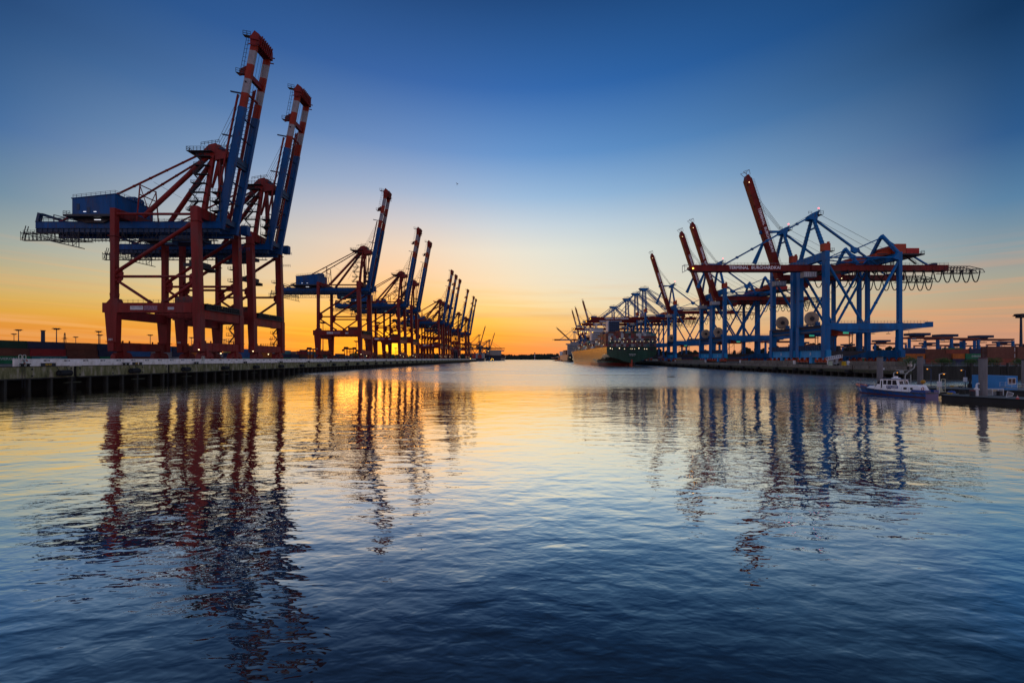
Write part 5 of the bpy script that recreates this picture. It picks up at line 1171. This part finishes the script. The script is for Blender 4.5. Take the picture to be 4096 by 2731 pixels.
# bushes on the embankment
LEAF = mat('bush_leaf', (.075, .13, .03), .7, dirt=.6, dscale=1.6)
WOOD = mat('bark', (.05, .035, .025), .9)
def bush(x0, x1, ytop, Y, lab):
    X0, X1 = XW(x0, Y), XW(x1, Y); hz = H + (CY - ytop) * Y / F - 4.7; t = thing('bush', ((X0 + X1) / 2, Y, 4.7), lab, 'bush', 'bushes on the embankment wall')
    rx = (X1 - X0) / 2; b = MB(); rr = random.Random(x0); lobes = [(rr.uniform(-.75, .75) * rx, rr.uniform(-.8, .8), rr.uniform(.35, .72) * hz, rr.uniform(.28, .5) * hz) for _ in range(int(5 + rx))]
    for _ in range(int(900 * rx)):
        lx, ly, lz, lr = rr.choice(lobes); d = Vector((rr.gauss(0, 1), rr.gauss(0, 1), rr.gauss(0, 1))).normalized() * lr * rr.uniform(.55, 1.08)
        c_ = Vector((lx, ly, lz)) + Vector((d.x * 1.3, d.y, d.z)); c_.z = max(.05, min(c_.z, hz * 1.05)); s_ = rr.uniform(.06, .15)
        u_ = Vector((rr.gauss(0, 1), rr.gauss(0, 1), rr.gauss(0, 1))).normalized() * s_; w_ = u_.orthogonal().normalized() * s_ * .8
        b.add([c_ - u_, c_ + w_, c_ + u_, c_ - w_], [(0, 1, 2, 3)])
    b.build('crown', LEAF, t); b = MB()
    for k in range(7): b.tube((rr.uniform(-.5, .5) * rx, 0, -.1), (rr.uniform(-.8, .8) * rx, rr.uniform(-.5, .5), hz * .7), .06, 5, 0, .02)
    b.build('stem', WOOD, t)
for a in ((3612, 3672, 1421, 140.6, 'leafy dark bush on the embankment beside the nearest crane leg'), (3732, 3828, 1432, 140.8, 'wide dark bush on the embankment below the orange container'), (3850, 3918, 1434, 141, 'dark bush on the embankment left of the big mooring pile'),
          (3942, 4012, 1431, 140.8, 'tall dark bush on the embankment right of the big mooring pile'), (4044, 4110, 1434, 140.6, 'dark bush on the embankment at the right edge')): bush(*a)

# ---------------------------------------------------------------- quay clutter near the corner
t = thing('gangway_trailer', (XW(3335, 158), 158, 4.7), 'white folded gangway on a wheeled base at the near end of the right quay', 'gangway')
b = MB(); b.beam((-2.6, 0, 2.2), (3.0, 0, 3.2), 1.2, .25); b.rail((-2.6, -.6, 2.3), (3, -.6, 3.3), 1.0, .8, .06); b.rail((-2.6, .6, 2.3), (3, .6, 3.3), 1.0, .8, .06); b.build('stairway', WHITE, t)
b = MB(); b.box(-1.8, 1.6, -.8, .8, .5, 1.0); b.box(-1.5, -.6, -.7, .7, 1.0, 2.3); b.box(.2, 1.2, -.7, .7, 1.0, 2.6); b.build('base', GREY, t)
b = MB()
for x in (-1.3, 1.1): b.tube((x, -.9, .45), (x, -.6, .45), .45, 12); b.tube((x, .6, .45), (x, .9, .45), .45, 12)
b.build('wheel', RUBBER, t)
b = MB(); b.prism([(0, 0), (1.3, 0), (.9, 1.5), (.1, 1.5)], 0, 1); b.box(.05, .95, .05, .95, 1.5, 1.6); tag(b.build('grit_box', YEL, None, (XW(3374, 156), 156, 4.7)), 'yellow box on the right quay beside the white arrow sign', 'box')
b = MB(); b.box(0, 1.2, 0, .8, 0, 1.6); b.box(-.05, 1.25, -.05, .85, 1.6, 1.7); tag(b.build('control_cabinet', mat('pale_green_cabinet', (.36, .42, .32), .6), None, (XW(3318, 156), 156, 4.7)), 'pale green cabinet on the right quay beneath the white gangway', 'cabinet')
t = thing('arrow_sign', (XW(3388, 154), 154, 4.7), 'white arrow shaped sign standing on the right quay', 'sign'); b = MB(); b.tube((.5, .1, 0), (.5, .1, 2), .06, 6); b.build('post', GREY, t); b = MB(); b.prism([(0, .9), (.85, .9), (1.2, 1.35), (.85, 1.8), (0, 1.8)], 0, .05); b.box(0, .85, 0, .05, .3, .7); b.build('panel', WHITE, t)
b = MB()
for k in (-1, 1): b.add([(-.42, 0, -.3 * 1), (-.42, 0, .3), (0, 0, .0)], [(0, 1, 2)]) if k < 0 else b.add([(.42, 0, -.3), (.42, 0, .3), (0, 0, 0)], [(0, 1, 2)])
b.box(-.45, .45, .01, .04, -.35, .35, 1); o = b.build('signal_board', [mat('sign_red', (.55, .05, .08), .5), WHITE], None, (xr(149) - .2, 149, 3.6)); o.rotation_euler.z = R(90); tag(o, 'small red and white bow tie board on the right quay wall', 'sign')

# ---------------------------------------------------------------- mooring piles in the basin
PILE = mat('concrete_tube', (.20, .185, .19), .75, dirt=.4, dscale=1.2, streak=True)
def mpile(x, Y, r, ztop, lab, cap=False):
    t = thing('mooring_pile', (XW(x, Y), Y, 0), lab, 'pile', 'round mooring piles around the pontoons')
    b = MB(); b.tube((0, 0, -1), (0, 0, ztop), r, 24); b.build('shaft', PILE, t, smooth=False)
    b = MB(); b.tube((0, 0, ztop), (0, 0, ztop + .22), r + .07, 24, 0, r * .8); b.build('cap', DARK if not cap else FARM, t)
mpile(3519.5, 88, .53, 7.65, 'round grey mooring pile behind the bow of the police boat')
mpile(3680.5, 98, .54, 7.75, 'round grey mooring pile behind the stern of the police boat')
mpile(3932, 69, .53, 7.35, 'thick grey mooring pile with rusty cap standing in front of the blue office container', True)
mpile(4093, 92, .28, 7.0, 'thin pile at the right edge of the picture')

# ---------------------------------------------------------------- pontoons
PD = mat('pontoon_deck', (.17, .155, .14), .85, dirt=.45, dscale=1.5); PS = mat('pontoon_side', (.018, .018, .018), .6, dirt=.4)
def pontoon(pts, lab, z=.95):
    t = thing('pontoon', (pts[0][0], pts[0][1], 0), lab, 'pontoon', 'floating pontoons of the small boat harbour'); b = MB(); o = pts[0]; n = len(pts)
    vs = [(p[0] - o[0], p[1] - o[1], z) for p in pts] + [(p[0] - o[0], p[1] - o[1], -.5) for p in pts]
    b.add(vs, [tuple(range(n))], 0); b.add(vs, [(i, (i + 1) % n, n + (i + 1) % n, n + i) for i in range(n)], 1); b.build('float', [PD, PS], t)
    b = MB()
    for i in range(n): p, q = Vector(vs[i]), Vector(vs[(i + 1) % n]); b.tube(p - Vector((0, 0, .12)), q - Vector((0, 0, .12)), .11, 6)
    b.build('fender_rail', RUBBER, t); return t
pontoon([(74.4, 70.4), (79.6, 62.2), (88, 50), (94, 52), (84.6, 66.2), (79.6, 73.6)], 'long low front pontoon carrying the thick mooring pile and the white fence')
pontoon([(83, 93), (93.5, 83.0), (108, 76), (125, 72), (125, 80), (108, 88), (96, 94), (86, 99)], 'rear pontoon carrying the blue office container')
def lamp(x, yb, yt, Y, side, lab, boxed=None, pm=None):
    z0 = .95; zt = H - (yt - CY) * Y / F; t = thing('lamp_post', (XW(x, Y), Y, z0), lab, 'lamp post', 'lamp posts on the pontoons')
    b = MB(); b.tube((0, 0, 0), (0, 0, zt - z0), .07, 8); b.tube((0, 0, zt - z0), (side * .7, 0, zt - z0 + .1), .05, 6); b.build('post', pm or DBLUE, t)
    b = MB(); b.box(min(side * .5, side * 1.1), max(side * .5, side * 1.1), -.14, .14, zt - z0 + .05, zt - z0 + .2); b.build('lamp_head', GREY, t)
    b = MB(); b.ball((side * .85, 0, zt - z0 + .02), .12, n=5, zs=.6); b.build('lamp_lens', mat('sodium_lamp', (1, .36, .02), emit=2.5), t)
    if boxed: b = MB(); b.box(-.35, .25, -.2, .1, *boxed); b.build('switch_box', WHITE, t)
lamp(3724, 1540, 1476, 92, -1, 'lamp post with amber light behind the stern of the police boat')
lamp(3861, 1540, 1481, 88, -1, 'lamp post with amber light and white box in the middle of the pontoons', (1.3, 2.3))
lamp(3757.5, 1572, 1496, 74, 1, 'white lamp post with amber light at the stern of the police boat', (1.2, 2.2), WHITE)
lamp(3575, 1512, 1490, 96, 1, 'white lamp post with amber light above the roof of the police boat', None, WHITE)
b = MB()
for x in (0, .7): b.tube((x, 0, 0), (x, 0, 2.5), .05, 6)
for z in (.6, 1.2, 1.8, 2.5): b.tube((0, 0, z), (.7, 0, z), .04, 6)
b.prism([(-.5, 0), (.9, 0), (-.4, 1.6), (-.5, 1.6)], .3, .4); tag(b.build('access_ladder', mat('cream_metal', (.6, .55, .38), .5), None, (XW(3766, 76), 76, .95)), 'cream coloured ladder frame beside the stern of the police boat', 'ladder')
# blue office container
oc = thing('office_container', (99.2, 81.5, .98), 'bright blue office container with white framed window on the rear pontoon', 'office container')
OB = mat('office_blue', (.045, .24, .55), .5, dirt=.12, dscale=.5)
b = MB(); b.box(.05, 2.39, .05, 6.0, .1, 2.75); b.box(0, 2.44, 0, 6.05, 0, .14); b.box(0, 2.44, 0, 6.05, 2.7, 2.84)
for x in (0, 2.3):
    for y in (0, 5.91): b.box(x, x + .14, y, y + .14, .14, 2.7)
b.build('wall', OB, oc); b = MB()
for x0, x1 in ((.55, 1.2), (1.28, 1.95)): b.box(x0, x1, -.02, .06, 1.25, 2.3)
b.each('window', GLASS, oc); b = MB()
b.box(.45, 2.05, -.05, .04, 2.3, 2.42); b.box(.45, 2.05, -.05, .04, 1.13, 1.25); b.box(.45, .55, -.05, .04, 1.25, 2.3); b.box(1.95, 2.05, -.05, .04, 1.25, 2.3); b.box(1.2, 1.28, -.05, .04, 1.25, 2.3); b.build('window_frame', WHITE, oc)
# white fence, gangway, vent, drum and smaller deck things
FW = mat('white_fence_metal', (.68, .68, .70), .4, dirt=.1)
fo = thing('fence_panel', (XW(3948, 69.5), 69.5, .95), 'white barred fence panel on the front pontoon right of the thick pile', 'fence')
b = MB(); b.tube((0, 0, 1.15), (2.9, .1, 1.15), .05, 6); b.tube((0, 0, .12), (2.9, .1, .12), .04, 6)
for x in (0, 1.0, 2.0, 2.9): b.tube((x, .03, 0), (x, .03, 1.2), .045, 6)
b.build('frame', FW, fo); b = MB()
for k in range(28): b.tube((.05 + k * .105, .03, .12), (.05 + k * .105, .03, 1.1), .013, 4)
b.build('bar', FW, fo)
gw = thing('gangway', (XW(4010, 76), 76, 1.0), 'white railed gangway sloping down at the right end of the front pontoon', 'gangway')
b = MB(); b.beam((0, 0, 1.0), (2.6, -9, .1), 1.0, .1); b.build('deck', GREY, gw)
for dx_ in (-.5, .5):
    b = MB(); b.rail((dx_, 0, 1.0), (dx_ + 2.6, -9, .1), .9, 1.5, .018); b.build('railing', FW, gw)
gl = thing('folding_barrier', (XW(4024, 66.5), 66.5, .97), 'white folded lattice barrier lying on the pontoon by the gangway', 'barrier')
b = MB(); pts = [(0, 0, 0), (.25, 0, .95), (1.4, .1, .6), (1.15, .1, .15), (0, 0, 0)]; b.path(pts, .035, 5)
for k in range(7): b.tube((.2 + k * .14, .02, .05 + k * .01), (.35 + k * .15, .05, .9 - k * .05), .015, 4)
b.build('frame', FW, gl)
vt = thing('vent_pipe', (XW(3906, 68.6), 68.6, .95), 'white vent pipe with bent top beside the thick mooring pile', 'vent pipe')
b = MB(); b.tube((0, 0, 0), (0, 0, 1.1), .24, 14); b.tube((0, 0, 1.1), (0, 0, 1.28), .34, 14); b.tube((0, 0, 1.28), (0, 0, 1.5), .22, 14, 0, .12); b.path([(0, 0, 1.45), (0, 0, 1.85), (.05, 0, 2.02), (.18, 0, 2.12), (.42, 0, 2.12)], .11, 10); b.tube((.1, 0, 1.15), (.55, 0, 1.05), .07, 6); b.build('pipe', FW, vt)
b = MB(); b.tube((0, 0, 0), (0, 0, .95), .36, 16); b.tube((0, 0, .95), (0, 0, 1.02), .38, 16, 1); b.tube((0, 0, .3), (0, 0, .36), .375, 16); tag(b.build('oil_drum', [DARK, mat('drum_red', (.35, .04, .04), .5)], None, (XW(3890, 68.2), 68.2, .95)), 'dark drum with a red lid left of the white vent pipe', 'drum')
b = MB(); b.tube((0, 0, 0), (0, 0, 1.15), .42, 12, 0, .38); b.tube((0, 0, 1.15), (0, 0, 1.2), .44, 12); tag(b.build('timber_bollard', DCONC, None, (XW(3849, 72), 72, .5)), 'dark squat timber bollard at the water between the pontoons', 'bollard')
b = MB(); b.tube((0, 0, 0), (0, 0, 1.9), .17, 10); b.box(-.22, .5, -.1, .3, 0, .9); tag(b.build('dark_post', DARK, None, (XW(3880, 88), 88, .95)), 'dark upright post on the rear pontoon left of the thick pile', 'post')
b = MB(); b.ball((0, 0, .35), .62, 0, 8, .55); b.tube((0, 0, .3), (0, 0, .8), .06, 5); tag(b.build('mooring_buoy', mat('buoy_blue', (.03, .08, .32), .4), None, (XW(3806, 83), 83, 0)), 'blue round buoy floating between the pontoons', 'buoy')
b = MB(); b.ball((0, 0, .5), .45, 0, 8); b.tube((0, 0, 0), (0, 0, .2), .1, 6); tag(b.build('marker_ball', mat('buoy_orange', (.55, .25, .03), .5), None, (XW(3692, 91), 91, 1.6)), 'orange ball fender on the rear pontoon behind the police boat', 'buoy')
b = MB(); b.tube((0, 0, 0), (0, 0, .04), .22, 12); b.tube((0, 0, .04), (0, 0, .2), .15, 12, 0, .11); b.tube((0, 0, .2), (0, 0, .33), .11, 12, 1, .08); b.tube((0, 0, .33), (0, 0, .46), .08, 12, 0, .05); b.tube((0, 0, .46), (0, 0, .55), .05, 12, 1, .03)
tag(b.build('traffic_cone', [mat('cone_red', (.6, .06, .04), .5), WHITE], None, (XW(4070, 63.5), 63.5, .96)), 'red and white traffic cone at the right end of the front pontoon', 'traffic cone')
for i, (x, Y, c, lab) in enumerate(((3800, 71.5, YEL, 'yellow mooring cleat on the front pontoon by the boat stern'), (3808, 90, YEL, 'yellow mooring cleat on the rear pontoon left of the lamp post'), (3842, 89, DARK, 'dark mooring gear on the rear pontoon beside the boxed lamp post'), (3978, 77, YEL, 'yellow mooring cleat just in front of the blue office container'))):
    b = MB(); b.tube((-.2, 0, 0), (-.2, 0, .28), .09, 8); b.tube((.2, 0, 0), (.2, 0, .28), .09, 8); b.tube((-.5, 0, .24), (.5, 0, .24), .08, 8); tag(b.build('mooring_cleat', c, None, (XW(x, Y), Y, .95 if Y < 75 or Y > 80 else 1.0)), lab, 'cleat', 'mooring cleats on the pontoons')
b = MB(); b.ball((0, 0, .2), .3, 0, 6); b.tube((0, 0, .2), (0, 0, .9), .22, 8); tag(b.build('white_buoy', WHITE, None, (XW(3986, 66.8), 66.8, -.1)), 'small white buoy floating beside the front pontoon right of the thick pile', 'buoy')
b = MB(); b.box(-.25, .25, -.25, .25, 0, .7); b.box(-.3, .3, -.3, .3, .7, .8); tag(b.build('dark_bin', DARK, None, (XW(3998, 69), 69, .95)), 'small dark bin in front of the white fence panel', 'bin')

# ================================================================ POLICE BOAT
pb = thing('police_boat', (77.7, 75.2, 0), 'white and blue police launch number 35 moored at the pontoon', 'boat', rz=R(14.6))
HB = mat('boat_blue', (.006, .065, .26), .35, dirt=.15, dscale=.8, coat=.3); BW = mat('boat_white', (.92, .90, .92), .35, dirt=.04); RUB = mat('rubbing_strake', (.07, .07, .085), .6, dirt=.2)
ys = [0, 1.5, 3, 5, 7, 9, 10.5, 11.8, 12.8, 13.4]; hw = [1.80, 1.86, 1.9, 1.9, 1.88, 1.72, 1.45, 1.05, .5, .06]; wl = [1.66, 1.72, 1.74, 1.72, 1.6, 1.3, .95, .55, .2, .02]; dk = [.95, .92, .90, .92, .98, 1.08, 1.2, 1.34, 1.46, 1.55]
b = MB(); n = len(ys)
for sg in (-1, 1):
    for i in range(n - 1):
        y0, y1 = ys[i], ys[i + 1]; q = lambda i_, f, z: (sg * (wl[i_] + (hw[i_] - wl[i_]) * f), ys[i_] - (0 if i_ < n - 2 else (1 - f) * .9), z)
        b.add([q(i, 0, -.3), q(i + 1, 0, -.3), q(i + 1, .15, .15), q(i, .15, .15)], [(0, 1, 2, 3)], 3)
        b.add([q(i, .15, .15), q(i + 1, .15, .15), q(i + 1, 1, dk[i + 1]), q(i, 1, dk[i])], [(0, 1, 2, 3)], 0)
for i in range(n - 1): b.add([(-hw[i], ys[i], dk[i] - .02), (hw[i], ys[i], dk[i] - .02), (hw[i + 1], ys[i + 1], dk[i + 1] - .02), (-hw[i + 1], ys[i + 1], dk[i + 1] - .02)], [(0, 1, 2, 3)], 2)
b.add([(-1.66, 0, -.3), (1.66, 0, -.3), (1.8, 0, .95), (-1.8, 0, .95)], [(0, 1, 2, 3)], 0)
b.build('hull', [HB, BW, mat('boat_deck', (.10, .12, .14), .8), mat('boat_antifoul', (.10, .03, .03), .6)], pb)
b = MB()
for sg in (-1, 1):
    b.path([(sg * (hw[i] + .03), ys[i], dk[i] - .12) for i in range(n)], .09, 6)
    for k in range(9): y = .8 + k * 1.15; h_ = 1.87 if y < 8 else 1.75; b.tube((sg * (h_ + .0), y, .75), (sg * (h_ - .14), y - .55, .2), .06, 5)
b.tube((-1.8, -.03, .84), (1.8, -.03, .84), .09, 6); b.build('rubbing_strake', RUB, pb)
b = MB()
for sg in (-1, 1):       # bulwarks at stern and bow
    b.hexa([(sg * 1.8, 0, .95), (sg * 1.86, 2.4, .92), (sg * 1.80, 2.4, .92), (sg * 1.74, 0, .95), (sg * 1.8, 0, 1.42), (sg * 1.86, 2.0, 1.38), (sg * 1.80, 2.0, 1.38), (sg * 1.74, 0, 1.42)])
    for i in range(6, n - 1):
        mi = 1 if i >= 7 else 0
        b.hexa([(sg * hw[i], ys[i], dk[i]), (sg * hw[i + 1], ys[i + 1], dk[i + 1]), (sg * max(hw[i + 1] - .06, 0), ys[i + 1], dk[i + 1]), (sg * (hw[i] - .06), ys[i], dk[i]),
                (sg * hw[i], ys[i], dk[i] + .38), (sg * hw[i + 1], ys[i + 1], dk[i + 1] + .4), (sg * max(hw[i + 1] - .06, 0), ys[i + 1], dk[i + 1] + .4), (sg * (hw[i] - .06), ys[i], dk[i] + .38)], mi)
b.box(-1.8, -.45, -.02, .04, .95, 1.42); b.box(.45, 1.8, -.02, .04, .95, 1.42)
b.build('bulwark', [HB, mat('bow_patch', (.62, .22, .18), .4)], pb)
def cabin(nm, y0, y1, w0, w1, z0, z1, fr, af, parent, m=BW):
    b = MB(); b.hexa([(-w0, y0, z0), (w0, y0, z0), (w0, y1, z0), (-w0, y1, z0), (-w1, y0 + af, z1), (w1, y0 + af, z1), (w1, y1 - fr, z1), (-w1, y1 - fr, z1)]); return b.build(nm, m, parent)
wh = cabin('wheelhouse', 4.2, 8.9, 1.45, 1.34, .9, 3.2, 1.25, .45, pb)
ac = cabin('aft_cabin', 1.0, 4.4, 1.44, 1.2, .9, 2.25, 0, .6, pb)
b = MB(); b.hexa([(-1.2, 8.6, 1.0), (1.2, 8.6, 1.0), (.9, 10.8, 1.15), (-.9, 10.8, 1.15), (-1.1, 8.4, 1.75), (1.1, 8.4, 1.75), (.6, 10.2, 1.62), (-.6, 10.2, 1.62)]); b.build('fore_cabin', BW, pb)
b = MB(); b.box(-1.5, 1.5, 4.3, 8.0, 3.2, 3.3); b.build('roof', mat('roof_grey', (.12, .13, .16), .6), pb)
b = MB()
for sg in (-1, 1):
    fx = lambda z: sg * (1.45 - (z - .9) * .11 / 2.3 + .015)
    def win(y0, y1, z0=2.1, z1=3.0, s0=0, s1=0): b.hexa([(fx(z0), y0, z0), (fx(z0), y1, z0), (fx(z0) - sg * .05, y1, z0), (fx(z0) - sg * .05, y0, z0), (fx(z1), y0 + s0, z1), (fx(z1), y1 - s1, z1), (fx(z1) - sg * .05, y1 - s1, z1), (fx(z1) - sg * .05, y0 + s0, z1)])
    win(4.75, 5.6, s0=.2); win(5.75, 6.45); win(6.6, 7.2); win(7.38, 7.62, 1.4, 2.85); win(7.78, 8.35, 2.1, 2.85, 0, .4)
    win(5.8, 6.5, 1.25, 1.65)
b.hexa([(-1.15, 8.28, 2.1), (1.15, 8.28, 2.1), (1.15, 8.24, 2.1), (-1.15, 8.24, 2.1), (-1.1, 7.86, 2.85), (1.1, 7.86, 2.85), (1.1, 7.8, 2.85), (-1.1, 7.8, 2.85)])
b.hexa([(-1.2, 4.33, 1.9), (-.2, 4.33, 1.9), (-.2, 4.5, 1.9), (-1.2, 4.5, 1.9), (-1.1, 4.55, 2.9), (-.2, 4.55, 2.9), (-.2, 4.7, 2.9), (-1.1, 4.7, 2.9)])
b.hexa([(.2, 4.33, 1.9), (1.2, 4.33, 1.9), (1.2, 4.5, 1.9), (.2, 4.5, 1.9), (.2, 4.55, 2.9), (1.1, 4.55, 2.9), (1.1, 4.7, 2.9), (.2, 4.7, 2.9)]); b.each('window', GLASS, wh)
b = MB()
for y0, y1 in ((2.2, 2.6), (3.2, 3.7)): b.box(-1.40, -1.31, y0, y1, 1.3, 1.75)
for x0 in (-1.0, .1): b.hexa([(x0, 1.17, 1.25), (x0 + .7, 1.17, 1.25), (x0 + .7, 1.25, 1.25), (x0, 1.25, 1.25), (x0, 1.40, 1.75), (x0 + .7, 1.40, 1.75), (x0 + .7, 1.48, 1.75), (x0, 1.48, 1.75)])
b.each('window', GLASS, ac)
BL = mat('letter_navy', (.02, .03, .10), .5)
text('35', .55, .42, BL, pb, (-1.36, 8.75, 1.3), 'number', '-x')
b = MB(); b.box(-1.452, -1.43, 4.6, 6.6, 1.42, 1.95); b.build('name_board', mat('board_blue', (.03, .05, .22), .5), wh); text('POLIZEI', 1.75, .36, WHITE, wh, (-1.46, 6.5, 1.5), face='-x')
b = MB(); b.rail((-1.8, 2.6, .95), (-1.85, 8.5, 1.0), .8, 1.0, .022); b.path([(-1.7, 8.6, 1.9), (-1.35, 10.6, 2.05), (-.9, 12, 2.2), (0, 13.3, 2.3), (.9, 12, 2.2), (1.35, 10.6, 2.05), (1.7, 8.6, 1.9)], .03, 5); b.rail((1.8, 2.6, .95), (1.85, 8.5, 1.0), .8, 1.0, .022)
for p in ((-1.35, 10.6), (-.9, 12), (0, 13.2), (.9, 12), (1.35, 10.6)): b.tube((p[0], p[1], 1.3), (p[0], p[1], 2.1), .025, 5)
b.rail((-1.75, 0, 1.42), (-1.8, 2, 1.4), .5, .9, .02); b.build('railing', mat('rail_steel', (.55, .55, .58), .35, metal=.6, dirt=.1), pb)
b = MB(); b.path([(0, 4.3, 2.0), (.05, 4.3, 3.7), (-.05, 4.1, 4.4), (.3, 3.6, 5.0), (.7, 3.2, 5.5), (.8, 3.15, 6.3)], .09, 8); b.path([(.5, 3.6, 2), (.45, 3.6, 4.2)], .06, 6); b.box(-.2, .2, 3.9, 5.0, 4.35, 4.45); b.box(-.1, .1, 3.2, 5.8, 4.98, 5.06); b.box(-.2, .2, 4.6, 5.1, 4.5, 4.95); b.build('radar_mast', mat('mast_grey', (.38, .38, .36), .5), pb)
b = MB(); b.hexa([(-.5, 5.0, 3.16), (.5, 5.0, 3.16), (.5, 6.6, 3.16), (-.5, 6.6, 3.16), (-.3, 5.3, 3.5), (.3, 5.3, 3.5), (.3, 6.3, 3.5), (-.3, 6.3, 3.5)]); b.box(-.25, .25, 5.6, 6.1, 3.5, 3.8); b.build('roof_dome', BW, pb)
b = MB(); b.tube((-.5, 7.6, 3.16), (-.5, 7.6, 3.6), .25, 10); b.build('searchlight', DARK, pb)
b = MB(); b.tube((0, 12.4, 1.4), (0, 12.4, 2.7), .04, 5); b.ball((0, 12.4, 2.75), .08, n=5, mi=1); b.build('bow_post', [DARK, mat('post_red', (.6, .05, .05), .4)], pb)
b = MB(); pts = [(-.9 + .3 * math.cos(R(30 * k)), .9, 1.6 + .3 * math.sin(R(30 * k))) for k in range(13)]; b.path(pts, .07, 6); b.build('lifebuoy', mat('buoy_red', (.45, .08, .04), .5), pb)
for i, (p_, q_) in enumerate((((79.4, 75.6, 1.3), (82.5, 70.5, 1.1)), ((76.3, 75.4, 1.3), (79.8, 72.2, 1.1)))):
    b = MB(); p_ = Vector(p_); q_ = Vector(q_); b.path([p_.lerp(q_, k / 6) - Vector((0, 0, .35 * math.sin(math.pi * k / 6))) for k in range(7)], .035, 5)
    tag(b.build('mooring_line', mat('pale_rope', (.4, .36, .28), .8)), ('right', 'left')[i] + ' mooring rope from the police boat stern to the front pontoon', 'mooring line')
b = MB(); b.path([(-1.7, .2, .02), (-.6, 0, .1), (.7, -.1, .08), (1.7, .15, .0)], .16, 7); b.path([(.3, 0, .1), (.9, -.2, .35)], .05, 5)
tag(b.build('driftwood', WOOD, None, (XW(2686, 162), 162, 0)), 'dark piece of driftwood floating off the right quay', 'driftwood')
# gull
bd = thing('gull', tuple(P(1830, 736, 150)), 'small bird gliding high in the empty sky', 'bird')
b = MB(); b.ball((0, 0, 0), .11, n=6, zs=.8); b.v = [(x * 2.2, y, z) for x, y, z in b.v]; b.tube((.15, 0, .02), (.36, 0, .06), .07, 8, 0, .03); b.tube((-.15, 0, 0), (-.42, 0, -.03), .07, 6, 0, .02)
b.add([(.12, 0, .04), (-.1, 0, .04), (-.5, -.35, .28), (-.3, -.3, .33)], [(0, 1, 2, 3)]); b.add([(-.3, -.3, .33), (-.5, -.35, .28), (-.78, -.8, .12)], [(0, 1, 2)])
b.add([(.12, 0, .04), (-.1, 0, .04), (-.3, .4, -.05), (-.1, .45, .05)], [(0, 1, 2, 3)]); b.add([(-.1, .45, .05), (-.3, .4, -.05), (-.45, .9, -.2)], [(0, 1, 2)]); b.build('body', mat('gull_plumage', (.16, .10, .10), .7), bd)
